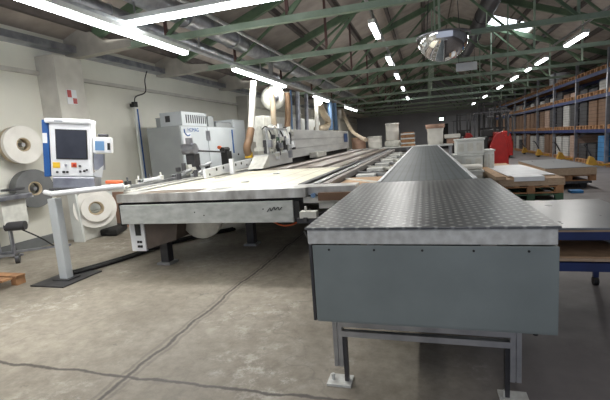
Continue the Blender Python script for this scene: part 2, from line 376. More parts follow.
# trusses
TY = [6.65, 9.45, 12.8, 16.5, 20.3, 24.2, 28.1, 32.0, 35.9, 39.6]
def make_truss(y):
    t = thing('roof_truss', (RX, y, 3.5), '', 'roof truss', 'green steel roof trusses')
    dz = -.2
    MB().bar((WX + .1, y, EAVE + dz), (RX, y, RIDGE + dz), .1, .2).build('rafter', 'steelgreen', t)
    MB().bar((EX - .1, y, roof_z(EX) + dz), (RX, y, RIDGE + dz), .1, .2).build('rafter', 'steelgreen', t)
    MB().box(WX + 1.4, EX - .4, y - .05, y + .05, 3.46, 3.56).build('tie_beam', 'palegreen', t)
    for x in (-4.4, -2.1, .35, 2.9, 5.2, 7.5):
        MB().box(x - .025, x + .025, y - .025, y + .025, 3.5, roof_z(x) - .2).build('hanger', 'palegreen' if x > 0 else 'redsteel', t)
    for a, b in (((-4.4, 3.55), (-2.1, roof_z(-2.1) - .3)), ((-2.1, 3.55), (.35, roof_z(.35) - .3)), ((2.9, 3.55), (.35, roof_z(.35) - .3)), ((5.2, 3.55), (2.9, roof_z(2.9) - .3)), ((7.5, 3.55), (5.2, roof_z(5.2) - .3))):
        MB().bar((a[0], y, a[1]), (b[0], y, b[1]), .05, .06).build('diagonal_brace', 'steelgreen', t)
    # haunch bracket on the wall
    MB().prism([(WX, y - .09, 3.45), (WX + .35, y - .09, 3.42), (WX + 1.5, y - .09, 3.47), (WX + 1.5, y - .09, 3.6), (WX + .9, y - .09, 3.66), (WX + .5, y - .09, 3.95), (WX, y - .09, 3.85)], (0, .18, 0)).build('wall_bracket', 'bracket', t)
    return t
t0 = make_truss(TY[0])
for i, y in enumerate(TY):
    o = t0 if i == 0 else dup(t0, (RX, y, 3.5))
    o['label'] = 'green steel roof truss spanning the hall, %s from the camera' % ORD[i]

# long pipe ducts
def ducts():
    d = thing('extraction_duct', (-4.1, 10, 3.9), 'large galvanised round extraction duct running under the left roof slope', 'duct')
    MB().tube([(-4.15, y, 3.95) for y in (-2, 5, 12, 19, 26)], .2, 16).build('duct_pipe', 'galv', d)
    for y in [1.2 + 1.9 * k for k in range(13)]:
        MB().tube([(-4.15, y - .03, 3.95), (-4.15, y + .03, 3.95)], .222, 16).build('joint_ring', 'alu', d)
    d = thing('branch_duct', (-4.6, 10, 3.75), 'thinner galvanised duct parallel and left of the large extraction duct', 'duct')
    MB().tube([(-4.7, y, 3.75) for y in (-2, 5, 12, 19)], .1, 12).build('duct_pipe', 'galv', d)
    for y in [.6 + 2.5 * k for k in range(8)]:
        MB().tube([(-4.7, y - .02, 3.75), (-4.7, y + .02, 3.75)], .115, 12).build('joint_ring', 'alu', d)
    d = thing('ridge_duct', (2.05, 15, 5.4), 'dark round ventilation duct hanging below the roof ridge', 'duct')
    MB().tube([(2.05, y, 5.4) for y in (8, 12, 16, 20, 24.5)], .27, 18).build('duct_pipe', 'darkduct', d)
    for y in (10, 13, 16, 19, 22): MB().tube([(2.05, y - .03, 5.4), (2.05, y + .03, 5.4)], .29, 18).build('joint_ring', 'darksteel', d)
    for y in (12.8, 16.5, 20.3): MB().box(2.04, 2.06, y - .01, y + .01, 5.6, roof_z(2.05)).build('hanger_rod', 'darksteel', d)
ducts()
# slender pipes along the left roof slope
for k, (x, z, r, mm, nm) in enumerate(((-5.2, 4.02, .03, 'alu', 'thin bright service pipe under the left roof slope, nearest the wall'), (-3.35, 3.68, .035, 'alu', 'thin service pipe right of the large galvanised duct'))):
    tag(MB().tube([(x, -2, z), (x, 10, z), (x, 26, z)], r, 8).build('service_pipe', mm), nm, 'pipe')

# ------------------------------------------------------------------ lights
def lamp(x, y0, y1, z, label, group, tube='tube', w=.14, alongx=False, x1=None):
    if alongx:
        L_ = x1 - x; t = thing('fluorescent_lamp', ((x + x1) / 2, y0, z), label, 'lamp', group)
        MB().box(x, x1, y0 - w / 2, y0 + w / 2, z + .02, z + .09).build('housing', 'white', t, .01)
        MB().box(x + .02, x1 - .02, y0 - w / 2 + .015, y0 + w / 2 - .015, z - .03, z + .02).build('light_tube', tube, t, .02)
        for xx in (x + .3, x1 - .3): MB().box(xx - .008, xx + .008, y0 - .008, y0 + .008, z + .09, 3.5).build('hanger_rod', 'alu', t)
    else:
        t = thing('fluorescent_lamp', (x, (y0 + y1) / 2, z), label, 'lamp', group)
        MB().box(x - w / 2, x + w / 2, y0, y1, z + .02, z + .09).build('housing', 'white', t, .01)
        MB().box(x - w / 2 + .015, x + w / 2 - .015, y0 + .02, y1 - .02, z - .03, z + .02).build('light_tube', tube, t, .02)
    return t
GL = 'fluorescent lamps over the machine'
LZ = 3.1
for (y0, y1, lb) in ((-2.6, .2, 'long fluorescent lamp in the row over the machine, out of sight behind the camera'),
                     (.4, 3.1, 'long bright fluorescent lamp at the top left corner, first of the row over the machine'),
                     (3.15, 6.2, 'long bright fluorescent lamp above the operator screen'),
                     (7.95, 11.2, 'fluorescent lamp above the machine heads, with a dark gap before it'),
                     (14.4, 16.6, 'short-looking fluorescent lamp above the middle of the machine beam'),
                     (20.4, 23.8, 'farthest fluorescent lamp over the machine, above the curved hose')):
    if y1 < 1: continue
    lamp(-3.76, y0, y1, LZ, lb, GL)
tr = thing('lamp_track', (-3.76, 12, LZ + .1), 'long grey lamp track carrying the fluorescent lamps over the machine', 'track')
MB().box(-3.81, -3.71, -2, 27, LZ + .09, LZ + .14).build('channel', 'alu', tr)
for y in TY[:6]: MB().box(-3.77, -3.75, y - .01, y + .01, LZ + .14, 3.5).build('hanger_rod', 'alu', tr)
lamp(-3.95, 4.85, 0, 3.24, 'crosswise fluorescent lamp running to the right below the first roof truss', GL, alongx=True, x1=-1.2)
GM = 'fluorescent lamps above the conveyor'
for y, lb in ((8.2, 'rectangular lamp above the conveyor, nearest of the middle row'), (11.5, 'second lamp of the middle row above the conveyor'), (14.6, 'third lamp of the middle row above the conveyor'),
              (18.6, 'fourth lamp of the middle row above the conveyor'), (23.5, 'fifth lamp of the middle row, small and far')):
    lamp(-.86, y - .55, y + .55, 3.5, lb, GM, 'tubefar', .13)
tr = thing('lamp_track', (-.86, 14, 3.7), 'thin lamp track carrying the middle row of lamps above the conveyor', 'track')
MB().box(-.885, -.835, 2, 30, 3.69, 3.73).build('channel', 'alu', tr)
GR = 'fluorescent lamps above the aisle'
for y, h, lb in ((11.6, .75, 'slanting bright lamp at the upper right, nearest of the aisle row'), (14.6, .6, 'second lamp of the aisle row'), (16.3, .3, 'third lamp of the aisle row, short'),
                 (18.6, .6, 'fourth lamp of the aisle row beside the green truss'), (21.9, .6, 'fifth lamp of the aisle row'), (27, .6, 'sixth lamp of the aisle row, above the racks'), (33, .6, 'seventh and farthest lamp of the aisle row')):
    lamp(3.5, y - h, y + h * .9, 3.46, lb, GR, 'tubefar', .13)
tr = thing('lamp_track', (3.5, 20, 3.68), 'thin lamp track carrying the row of lamps above the aisle', 'track')
MB().box(3.48, 3.52, 5, 38, 3.67, 3.71).build('channel', 'alu', tr)

# convex dome mirror, hung from the truss
c = on_y(443, 37, 8.6)
mr_ = thing('dome_mirror', c, 'chrome half-dome safety mirror hanging from chains under the roof', 'mirror')
R0 = .48
prof = [(R0 * math.cos(a), -R0 * .95 * math.sin(a)) for a in [math.radians(d) for d in (0, 12, 25, 38, 51, 64, 77, 89.5)]]
MB().lathe(prof, c, n=32).build('dome', 'chrome', mr_)
MB().lathe([(R0, 0), (R0 + .02, .0), (R0 + .02, .03), (R0 - .02, .03), (0.01, .05)], c, n=32).build('rim', 'galv', mr_)
MB().tube([c + Vector((-.3, 0, .03)), (c.x - .1, c.y, roof_z(c.x) - .05)], .008, 6).tube([c + Vector((.3, 0, .03)), (c.x + .15, c.y, roof_z(c.x) - .05)], .008, 6).build('chain', 'darksteel', mr_)
c = on_y(466.5, 66.5, 12.3)
sg = thing('hanging_sign', c, 'small blank white sign hanging below a green truss beside the dome mirror', 'sign')
MB().box(c.x - .27, c.x + .27, c.y - .02, c.y + .02, c.z - .11, c.z + .11).build('sign_board', 'sheetwhite', sg, .01)
MB().tube([(c.x - .2, c.y, c.z + .1), (c.x - .2, c.y, 3.9)], .006, 6).tube([(c.x + .2, c.y, c.z + .1), (c.x + .2, c.y, 3.9)], .006, 6).build('wire', 'darksteel', sg)
c = on_y(486, 38, 9.4)
ring = [c + Vector((.16 * math.cos(a), 0, .16 * math.sin(a))) for a in [2 * math.pi * k / 24 for k in range(25)]]
tag(MB().tube(ring, .012, 6).tube([c + Vector((0, 0, .16)), c + Vector((.02, 0, .5))], .01, 6).build('cable_coil', 'palegreen'), 'coiled pale cable hanging from the roof right of the dome mirror', 'cable')
c = on_y(441.5, 119, 41.7)
ex = thing('exit_sign', (c.x, c.y, c.z - .2), 'small glowing green-white exit lamp high on the far wall', 'sign')
MB().box(c.x - .2, c.x + .2, c.y, c.y + .25, c.z - .14, c.z + .14).build('sign_box', 'white', ex)
MB().box(c.x - .18, c.x + .18, c.y - .02, c.y, c.z - .12, c.z + .12).build('glowing_panel', 'exit', ex)

# ================================================================== FRONT TABLE
TX0, TX1, TY0, TY1, TZ = -.64, .585, 2.1, 4.25, 1.035
ft = thing('feed_table', (0, 3.1, 0), 'large feed table with dimpled dark steel top and grey-green front panel, in the foreground', 'table')
MB().box(TX0 - .01, TX1 + .01, TY0 - .012, TY1, TZ - .012, TZ).build('tabletop', 'perf', ft, .003)
MB().box(TX0, TX1, TY0, TY1 - .01, TZ - .095, TZ - .0125).build('rim', 'rim', ft, .006)
MB().box(TX0 + .025, TX1 + .005, TY0 - .004, TY0 + .008, .5, TZ - .1).box(TX0 + .025, TX1 + .005, TY0 + .0, TY0 + .05, .49, .502).build('front_panel', 'panelgreen', ft, .003)
MB().box(TX0 + .005, TX0 + .02, TY0 - .002, TY0 + 1.75, .495, TZ - .1).build('side_panel', 'darksteel', ft)
MB().box(TX1 - .012, TX1, TY0 + .01, TY0 + 1.75, .495, TZ - .1).build('side_panel', 'panelgreen', ft)
for k in range(5):
    x = TX0 + .12 + k * .245
    MB().cyl((x, TY0 - .006, .912), (x, TY0 - .01, .912), .006, 8).build('screw', 'black', ft)
MB().cyl((.5, TY0 + .03, .49), (.5, TY0 + .03, .473), .012, 8).build('screw', 'black', ft)
lx = (-.545, .44)
for y, (h) in ((2.3, 0), (3.9, 0)):
    for x in lx:
        lg = MB().box(x - .028, x - .003, y - .03, y + .03, .12, .93).box(x + .003, x + .028, y - .03, y + .03, .12, .93).box(x - .005, x + .005, y - .02, y + .02, .12, .93)
        l = lg.build('leg', 'alu', ft)
        s = 1 if x < 0 else -1
        MB().box(x + s * .04 - .012, x + s * .04 + .012, y - .02, y + .02, 0.02, .33).box(x - .02, x + s * .04 + .01 * s, y - .015, y + .015, .26, .31).build('adjuster_strut', 'darksteel', l)
        MB().box(x - .08, x + .07, y - .06, y + .06, 0, .014).cyl((x + s * .04, y, .01), (x + s * .04, y, .09), .012, 8).cyl((x - .05, y, .01), (x - .05, y, .05), .012, 8).build('foot_plate', 'rim', l)
    MB().box(lx[0] + .028, lx[1] - .028, y - .03, y + .01, .38, .42).box(lx[0] + .028, lx[1] - .028, y - .035, y + .0, .32, .355).build('crossbar', 'alu', ft)
    MB().box(lx[0] + .028, lx[1] - .028, y + .02, y + .06, .45, .475).build('crossbar', 'darksteel', ft)
for x in lx: MB().box(x - .02, x + .02, 2.33, 3.87, .4, .45).build('side_rail', 'alu', ft)
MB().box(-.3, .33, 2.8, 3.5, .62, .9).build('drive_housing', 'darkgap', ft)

# belt conveyor behind it
cv = thing('belt_conveyor', (0, 10.4, 0), 'long flat conveyor with ribbed dark belt between white rails, running down the hall', 'conveyor')
BX0, BX1, BY0, BY1 = -.46, .445, 4.28, 16.9
MB().box(BX0, BX1, BY0, BY1, TZ - .03, TZ - .005).build('belt', 'belt', cv)
for x in (BX0 - .03, BX1 + .005): MB().box(x - .005, x + .03, BY0, BY1, TZ - .14, TZ + .006).build('side_rail', 'bright', cv)
MB().box(BX0 - .03, BX1 + .03, BY1, BY1 + .03, TZ - .14, TZ + .012).build('end_rail', 'bright', cv)
MB().cyl((BX0, BY0 + .05, TZ - .08), (BX1, BY0 + .05, TZ - .08), .045, 16).build('roller', 'alu', cv)
MB().cyl((BX0, BY1 - .06, TZ - .08), (BX1, BY1 - .06, TZ - .08), .045, 16).build('roller', 'alu', cv)
MB().box(BX0 + .03, BX1 - .03, BY0 + .2, BY1 - .2, TZ - .3, TZ - .13).build('frame_bed', 'darksteel', cv)
for y in (5.2, 7.6, 10.0, 12.4, 14.8, 16.5):
    for x in (BX0, BX1): MB().box(x - .025, x + .025, y - .03, y + .03, 0, TZ - .13).build('leg', 'alu', cv)
    MB().box(BX0, BX1, y - .02, y + .02, .25, .3).build('crossbar', 'alu', cv)

# ================================================================== EDGE BANDING MACHINE (left)
em = thing('edge_banding_machine', (-2.8, 8, 0), 'long grey edge banding machine with cream slat bed, overhead beam and processing heads', 'machine')
EZ = 1.0
MB().box(-3.72, -1.25, 4.14, 4.52, EZ - .085, EZ + .02).build('front_ledge', 'worn', em, .004)
MB().box(-3.4, -2.6, 4.15, 4.42, EZ + .02, EZ + .022).build('stained_surface', 'stain', em)
MB().box(-1.25, -.72, 4.22, 4.5, EZ - .07, EZ + .018).build('ledge_extension', 'worn', em, .004)
MB().box(-1.12, -.74, 4.17, 4.21, EZ - .13, EZ - .045).build('wooden_inset', 'carton', em)
MB().box(-1.4, -.74, 4.21, 4.26, EZ - .16, EZ - .09).build('ledge_underside', 'offwhite', em, .01)
MB().cyl((-1.17, 4.15, EZ - .07), (-1.17, 4.2, EZ - .07), .025, 12).build('knob', 'pipeblue', em)
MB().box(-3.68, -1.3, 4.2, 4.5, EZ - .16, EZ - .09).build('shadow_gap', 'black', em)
ap = MB().box(-3.68, -1.4, 4.13, 4.17, .645, .885).build('front_apron', 'apron', em, .006)
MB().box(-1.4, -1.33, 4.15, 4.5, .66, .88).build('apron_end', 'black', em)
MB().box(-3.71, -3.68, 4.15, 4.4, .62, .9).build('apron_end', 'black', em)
for xx, zz in ((-2.62, .78), (-2.5, .74), (-1.75, .8)): MB().cyl((xx, 4.125, zz), (xx, 4.129, zz), .008, 8).build('screw', 'black', ap)
# pencil scribble on the apron
sc_ = curve([on_y(x, y, 4.126) for x, y in ((267, 212), (270, 208), (271, 211), (274, 207), (275, 210), (278, 207), (279, 210), (282, 207))], 4)
MB().tube(sc_, .004, 4).build('handwritten_mark', 'black', ap)
# cream slat bed and its frame
MB().box(-3.75, -1.5, 4.53, 7.7, EZ - .05, EZ - .008).build('slat_bed', 'creambelt', em)
MB().box(-3.9, -1.4, 4.52, 18.25, EZ - .12, EZ - .052).build('bed_frame', 'darksteel', em)
for y in (5.3, 6.6): MB().box(-2.55, -2.45, y, y + .06, EZ - .007, EZ + .01).build('slat_stop', 'alu', em)
# dark chain tracks and rails beyond the bed
for k, x in enumerate((-3.15, -2.8, -2.45, -2.1, -1.75)):
    MB().box(x - .13, x + .13, 7.75, 18.25, EZ - .06, EZ + (0.02 if k % 2 else -.01)).build('feed_track', 'stain' if k % 2 == 0 else 'track', em)
for x, y0, y1, m_ in ((-1.42, 4.55, 9.0, 'darksteel'), (-1.25, 4.55, 15.5, 'alu'), (-1.12, 4.55, 15.5, 'track')):
    MB().box(x - .04, x + .04, y0, y1, EZ - .06, EZ + .02).build('guide_rail', m_, em)
MB().box(-1.62, -1.47, 4.6, 7.6, EZ - .04, EZ - .02).build('guide_rail', 'black', em)
# support grid between the machine and the conveyor
for i, y in enumerate((4.9, 6.0, 7.2, 8.4, 9.6, 10.8, 12.0, 13.2)):
    MB().bar((-1.15, y + .7, EZ - .05), (-.55, y, EZ - .05), .05, .05).build('support_arm', 'alu' if i % 2 else 'offwhite', em)
    if i: MB().box(-1.0, -.72, y - .05, y + .18, EZ - .09, EZ - .03).build('support_pad', 'rim', em, .006)
MB().box(-1.05, -.54, 4.6, 5.7, EZ - .06, EZ - .04).build('particle_board_sheet', 'wood', em)
MB().box(-.92, -.88, 4.55, 16, EZ - .12, EZ - .07).build('guide_rail', 'darksteel', em)
# rear-left rail of the bed
MB().box(-4.12, -4.0, 4.75, 10, EZ - .05, EZ + .02).build('rear_rail', 'worn', em)
MB().box(-4.0, -3.88, 4.6, 10, EZ - .04, EZ).build('rear_rail', 'offwhite', em)
# overhead beam
MB().box(-3.6, -3.3, 10.0, 18.25, 1.12, 1.86).build('pressure_beam', 'beam', em, .012)
MB().box(-3.3, -3.285, 10.02, 18.2, 1.6, 1.615).build('beam_trim', 'alu', em)
MB().box(-3.3, -3.285, 10.02, 18.2, 1.36, 1.37).build('beam_trim', 'alu', em)
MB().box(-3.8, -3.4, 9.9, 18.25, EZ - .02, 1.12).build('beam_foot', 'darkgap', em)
MB().box(-3.284, -3.28, 17.1, 17.9, 1.4, 1.76).build('blue_nameplate', 'blue', em)
p = on_x(316, 153, -3.05); MB().box(-3.25, -3.0, p.y, p.y + 1.1, EZ + .04, EZ + .2).build('small_control_box', 'offwhite', em, .01)
# perforated side beam
d = Vector((-3.72, 6.3, 1.08)); e = Vector((-3.72, 9.5, 1.2))
pb = MB().bar(d, e, .05, .16).build('perforated_beam', 'bright', em, .004)
for k in range(12):
    q = d.lerp(e, (k + .5) / 12) + Vector((.026, 0, .03 if k % 3 else -.03))
    MB().cyl(q, q + Vector((.004, 0, 0)), .03 if k % 3 else .02, 10).build('hole', 'black', pb)
MB().bar(d + Vector((.1, .1, -.12)), e + Vector((.1, 0, -.2)), .1, .05).build('chain_guard', 'darksteel', em)
MB().bar(d + Vector((.2, .0, -.09)), e + Vector((.2, 0, -.2)), .03, .03).build('guide_rail', 'alu', em)
# end post and small fittings on the side beam
q = on_x(232, 166, -3.6); MB().box(q.x - .04, q.x + .04, q.y - .04, q.y + .04, 1.0, q.z + .14).build('clamp_post', 'bright', em, .008)
q = on_x(281, 160, -3.5); MB().box(q.x - .05, q.x + .05, q.y - .05, q.y + .05, 1.0, q.z + .14).build('clamp_post', 'offwhite', em, .008)
# infeed fence: rods, drive unit and grips
du = MB(); q = on_x(190, 149, -4.5)
du.cyl(q + Vector((-.15, 0, .0)), q + Vector((.12, 0, 0)), .11, 14).cyl(q + Vector((0, -.1, -.02)), q + Vector((0, .22, -.02)), .07, 12).box(q.x - .05, q.x + .05, q.y - .05, q.y + .05, q.z + .1, q.z + .22)
du.build('drive_motor', 'galv', em)
MB().box(q.x - .1, q.x + .08, q.y - .02, q.y + .2, 1.0, q.z - .1).build('drive_bracket', 'darksteel', em)
q2 = on_x(227, 152, -4.5)
MB().tube([q + Vector((.05, .1, -.04)), q2], .018, 8).build('connecting_rod', 'darksteel', em)
MB().box(q2.x - .1, q2.x + .06, q2.y - .12, q2.y + .12, 1.05, q2.z + .02).cyl(q2 + Vector((-.05, -.15, .06)), q2 + Vector((-.05, .15, .06)), .06, 10).build('grip_unit', 'black', em)
MB().cyl(q2 + Vector((-.1, -.2, .12)), q2 + Vector((-.1, -.12, .12)), .04, 8).build('orange_cap', 'orange', em)
rnd = random.Random(3)
for k in range(16):
    px = 176 + rnd.random() * 34; py = 180 - (px - 176) * .12 - rnd.random() * 12
    q = on_x(px, py, -4.05 - rnd.random() * .3)
    if k % 3 == 0: MB().cyl(q, q + Vector((rnd.uniform(-.1, .1), .18, .03)), .035, 10).build('clamp_fitting', 'alu', em)
    else: MB().cbox(q, .07, .12, rnd.uniform(.07, .16), rnd.random()).build('clamp_fitting', ['galv', 'offwhite', 'darksteel'][k % 3], em, .006)
for k, (px, py, l) in enumerate(((150, 181, .5), (182, 176, .55))):
    q = on_x(px, py, -4.25)
    MB().box(q.x - .03, q.x + .03, q.y - l / 2, q.y + l / 2, q.z, q.z + .05).box(q.x - .03, q.x + .03, q.y - l / 2, q.y - l / 2 + .06, .98, q.z + .05).build('fence_bracket', 'bright', em, .006)
MB().bar((-4.25, 5.0, 1.03), (-4.25, 7.6, 1.03), .07, .05).build('infeed_rail', 'alu', em)
for k in range(4):
    q = on_x(128 + k * 11, 184 - k * 2, -4.3); MB().cbox(q, .06, .09, .09).cyl(q, q + Vector((0, 0, .1)), .015, 8).build('clamp_fitting', 'offwhite' if k % 2 else 'darksteel', em, .006)
# processing heads
rnd = random.Random(11)
MB().box(-3.65, -3.3, 8.35, 10.0, 1.02, 1.3).build('head_carriage', 'beam', em, .01)
MB().prism([(-3.65, 7.95, 1.02), (-3.65, 8.36, 1.02), (-3.65, 8.36, 1.28)], (.35, 0, 0)).build('carriage_ramp', 'offwhite', em)
hx = -3.5
for k in range(9):
    y = 8.45 + k * .2; x = hx + rnd.uniform(-.12, .1); m_ = ['offwhite', 'white', 'galv', 'offwhite'][k % 4]
    h = MB(); z0 = 1.28 + rnd.uniform(0, .15); hh = rnd.uniform(.3, .5)
    h.cyl((x, y, z0 + .05), (x, y, z0 + hh), .095, 14).cyl((x, y, z0 + hh), (x, y, z0 + hh + .07), .06, 12).box(x - .11, x + .11, y - .09, y + .09, z0 + .02, z0 + .1)
    ho = h.build('milling_head', m_, em)
    MB().box(x + .09, x + .17, y - .05, y + .05, z0 - .05, z0 + .25).build('head_bracket', ['darksteel', 'offwhite', 'forkgreen'][k % 3], ho, .006)
    MB().cyl((x + .17, y + .06, z0 + .14), (x + .22, y + .06, z0 + .14), .055, 12).build('pressure_wheel', ['rim', 'darksteel', 'forkgreen'][k % 3], ho)
    MB().tube(curve([(x, y, z0 + .4), (x + .14, y + .08, z0 + .55), (x + .24, y + .14, z0 + .3), (x + .2, y + .16, z0 + .05)], 5), .016, 6).build('air_line', ['black', 'coilwhite', 'darksteel'][k % 3], ho)
for k in range(22):
    y = 8.35 + k * .082; z = 1.25 + rnd.uniform(0, .6)
    MB().cbox((-3.22 + rnd.uniform(-.08, .06), y, z), .08, .1, rnd.uniform(.06, .18)).build('clamp_fitting', rnd.choice(['offwhite', 'galv', 'darksteel', 'bright', 'galv', 'offwhite']), em, .006)
MB().bar((-3.3, 8.3, 1.85), (-3.3, 10, 1.85), .05, .05).bar((-3.3, 8.35, 1.3), (-3.3, 8.35, 1.85), .04, .04).bar((-3.3, 9.95, 1.3), (-3.3, 9.95, 1.85), .04, .04).build('head_frame', 'alu', em)
q = on_x(280, 128, -3.3); MB().box(-3.32, -3.28, q.y - .12, q.y + .12, q.z - .14, q.z + .1).build('notice_plate', 'paper', em)
MB().box(-4.4, -4.05, 10.1, 13.6, 1.6, 2.28).build('upper_housing', 'offwhite', em, .02)
MB().box(-4.45, -4.15, 12.8, 16.5, 1.7, 2.35).build('upper_housing', 'white', em, .02)
# legs, underside
lgp = MB().box(-3.72, -3.5, 4.3, 4.34, .25, .66).build('leg_plate', 'bright', em, .005)
MB().box(-3.63, -3.55, 4.29, 4.3, .46, .62).build('slot', 'black', lgp)
for xx in (-3.62, -3.58):
    for zz in (.3, .36): MB().box(xx, xx + .03, 4.29, 4.3, zz, zz + .03).build('slot', 'black', lgp)
MB().prism([(-3.5, 4.32, .66), (-3.0, 4.32, .66), (-3.05, 4.32, .4), (-3.5, 4.32, .27)], (0, .5, 0)).build('motor_cover', 'darkbrown', em)
for x, y in ((-3.42, 4.6), (-2.6, 5.6), (-1.45, 6.5), (-3.7, 8), (-1.5, 9.5), (-3.7, 12), (-1.5, 13), (-3.7, 16), (-1.5, 17), (-2.6, 8.5)):
    l = MB().box(x - .06, x + .06, y - .06, y + .06, .03, EZ - .12).build('leg', 'darksteel', em, .006)
    MB().box(x - .1, x + .1, y - .1, y + .1, 0, .03).build('foot_plate', 'alu', l)
MB().lathe([(.01, 0), (.26, 0), (.3, .03), (.3, .09), (.22, .09), (.2, .12), (.01, .12)], (-2.8, 4.62, .66), (0, -1, 0), 28).build('round_cover', 'offwhite', em)
MB().box(-3.8, -2.3, 6.3, 18, .32, .85).build('machine_base', 'darksteel', em, .01)
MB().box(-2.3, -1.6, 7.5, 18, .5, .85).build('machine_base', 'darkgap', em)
for y in (5.0, 6.1): MB().box(-3.4, -1.3, y, y + .08, .7, .8).build('crossbar', 'darksteel', em)
# small white pneumatic boxes and dark bars hanging at its right end
for x, y, z in ((-1.17, 3.95, .76), (-1.05, 4.3, .8), (-1.0, 4.75, .82)):
    MB().box(x - .09, x + .09, y - .04, y + .05, z - .03, z + .04).cyl((x - .03, y, z + .04), (x - .03, y, z + .09), .012, 8).build('pneumatic_valve', 'offwhite', em, .008)
MB().bar((-1.3, 3.95, .7), (-.75, 4.0, .7), .05, .05).bar((-1.2, 4.3, .62), (-.7, 4.3, .62), .06, .06).bar((-1.2, 3.9, .72), (-.8, 5.2, .72), .04, .04).build('valve_rail', 'darksteel', em)
MB().tube(curve([(-1.28, 4.1, .55), (-1.1, 3.9, .42), (-.9, 4.0, .5), (-.75, 4.15, .44)], 6), .012, 6).tube(curve([(-1.28, 4.3, .6), (-1.0, 4.1, .5), (-.8, 4.2, .62)], 6), .01, 6).build('air_line', 'black', em)
MB().tube(curve([(-1.9, 4.6, .6), (-1.6, 4.4, .55), (-1.35, 4.5, .62)], 6), .012, 6).build('air_line', 'orange', em)

# suction hoses and drop pipes above the heads
def pipe(name, label, pts, r, m, cat, n=12, extra=None):
    t = thing(name, pts[-1], label, cat)
    MB().tube(curve(pts, 6) if len(pts) > 2 else pts, r, n).build('tube', m, t)
    if extra: extra(t)
    return t
GH = 'suction pipes over the machine'
def H(px, py, x=-3.8): return on_x(px, py, x)
def cap_y(t):
    q = H(249, 157); MB().cyl(q + Vector((0, 0, -.02)), q + Vector((0, 0, .1)), .09, 12).build('yellow_nozzle', 'yellow', t)
def lower_hose(t): MB().tube(curve([H(251, 129), H(249, 140), H(247, 148), H(249, 156)], 6), .085, 12).build('brown_hose', 'brownhose', t); cap_y(t)
pipe('suction_pipe', 'thick white drop pipe ending in a brown hose with yellow nozzle, left of the heads', [H(253.5, 82), H(251, 130)], .075, 'coilwhite', 'pipe', extra=lower_hose)
pipe('suction_hose', 'beige hose dropping beside the round white fan housing', [H(271, 88), H(273, 105), H(274, 122), H(277, 138)], [.09] * 19, 'hose', 'hose') if 0 else pipe('suction_hose', 'beige hose dropping beside the round white fan housing', [H(271, 88), H(273, 105), H(274, 122), H(277, 138)], .075, 'hose', 'hose')
pipe('suction_hose', 'brown ribbed hose dropping right of the fan housing', [H(287, 93), H(288, 110), H(287, 128), H(283, 141)], .085, 'brownhose', 'hose')
pipe('drop_pipe', 'thin blue drop pipe just right of the brown hose', [H(290.5, 90), H(292, 131)], .035, 'pipeblue', 'pipe')
pipe('drop_pipe', 'grey-blue drop pipe reaching the left end of the machine beam', [H(297, 92), H(298.5, 131)], .08, 'galv', 'pipe')
pipe('drop_pipe', 'grey steel drop pipe between the blue-grey and the white one', [H(306, 94), H(307, 131)], .07, 'galv', 'pipe')
pipe('drop_pipe', 'slender white drop pipe under the second lamp', [H(316, 97), H(317, 131)], .08, 'coilwhite', 'pipe')
pipe('suction_hose', 'thick bent beige hose looping down to the beam', [H(319, 103), H(323, 113), H(328, 121), H(326, 127), H(320, 129), H(317, 129)], .13, 'hose', 'hose')
pipe('drop_pipe', 'first of two close blue drop pipes right of the bent hose', [H(329.5, 102), H(331, 130)], .1, 'pipeblue', 'pipe')
pipe('drop_pipe', 'second of two close blue drop pipes, farther from the camera', [H(334, 103), H(336, 130)], .1, 'pipeblue', 'pipe')
pipe('drop_pipe', 'short white drop pipe left of the curved hose', [H(339.5, 110), H(340, 118)], .09, 'coilwhite', 'pipe')
pipe('curved_hose', 'long beige hose curving down to the right beyond the machine beam', [on_x(x, y, -3.8 + k * .42) for k, (x, y) in enumerate(((342, 110), (346, 120), (352, 131), (360, 137), (366, 140)))], .075, 'hose', 'hose')
c = on_x(273, 98, -4.0)
fh = thing('fan_housing', c, 'round white fan housing hanging behind the suction hoses', 'fan')
MB().lathe([(.01, -.2), (.25, -.2), (.33, -.12), (.33, .08), (.24, .16), (.01, .16)], c, (.5, -.8, 0), 28).build('drum', 'offwhite', fh)
MB().lathe([(.01, .165), (.12, .17), (.13, .2), (.01, .2)], c, (.5, -.8, 0), 18).build('hub', 'galv', fh)
MB().box(c.x - .05, c.x + .05, c.y - .05, c.y + .05, c.z + .25, 3.8).build('mount', 'alu', fh)

# ================================================================== CONTROL CABINETS
cb = thing('control_cabinet', (-5.6, 9, 0), 'large pale grey electrical cabinet with a blue lettered logo beside the left wall', 'cabinet')
CX, CY0, CY1, CZ = -5.2, 7.95, 10.7, 2.07
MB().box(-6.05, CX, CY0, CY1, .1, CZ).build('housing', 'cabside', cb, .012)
MB().box(CX, CX + .03, CY0 + .02, 9.1, .15, CZ - .02).build('door', 'cabinet', cb, .006)
dr = MB().box(CX, CX + .03, 9.12, 10.68, .15, CZ - .02).build('door', 'cabinet', cb, .006)
MB().box(CX + .031, CX + .036, 9.02, 9.22, 1.72, 1.96).build('vent_panel', 'galv', cb)
q = on_x(226.5, 138, CX + .04); MB().box(CX + .031, CX + .036, 10.42, 10.5, 1.35, 2.0).build('blue_stripe', 'blue', cb)
MB().box(CX + .031, CX + .034, 8.02, 8.35, 1.55, 1.9).build('paper_sheet', 'paper', cb)
MB().box(-6.0, CX - .05, CY0 + .05, CY1 - .05, 0, .1).build('plinth', 'darksteel', cb)
text('HOMAG', .13, (CX + .034, 8.22, 1.93), (math.pi / 2, 0, math.pi / 2), 'blue', cb, 'lettering')
sw = curve([(CX + .036, 8.08, 1.99), (CX + .036, 8.1, 1.9), (CX + .036, 8.2, 1.84), (CX + .036, 8.3, 1.86)], 5)
MB().tube(sw, .014, 6).build('logo_swoosh', 'blue', cb)
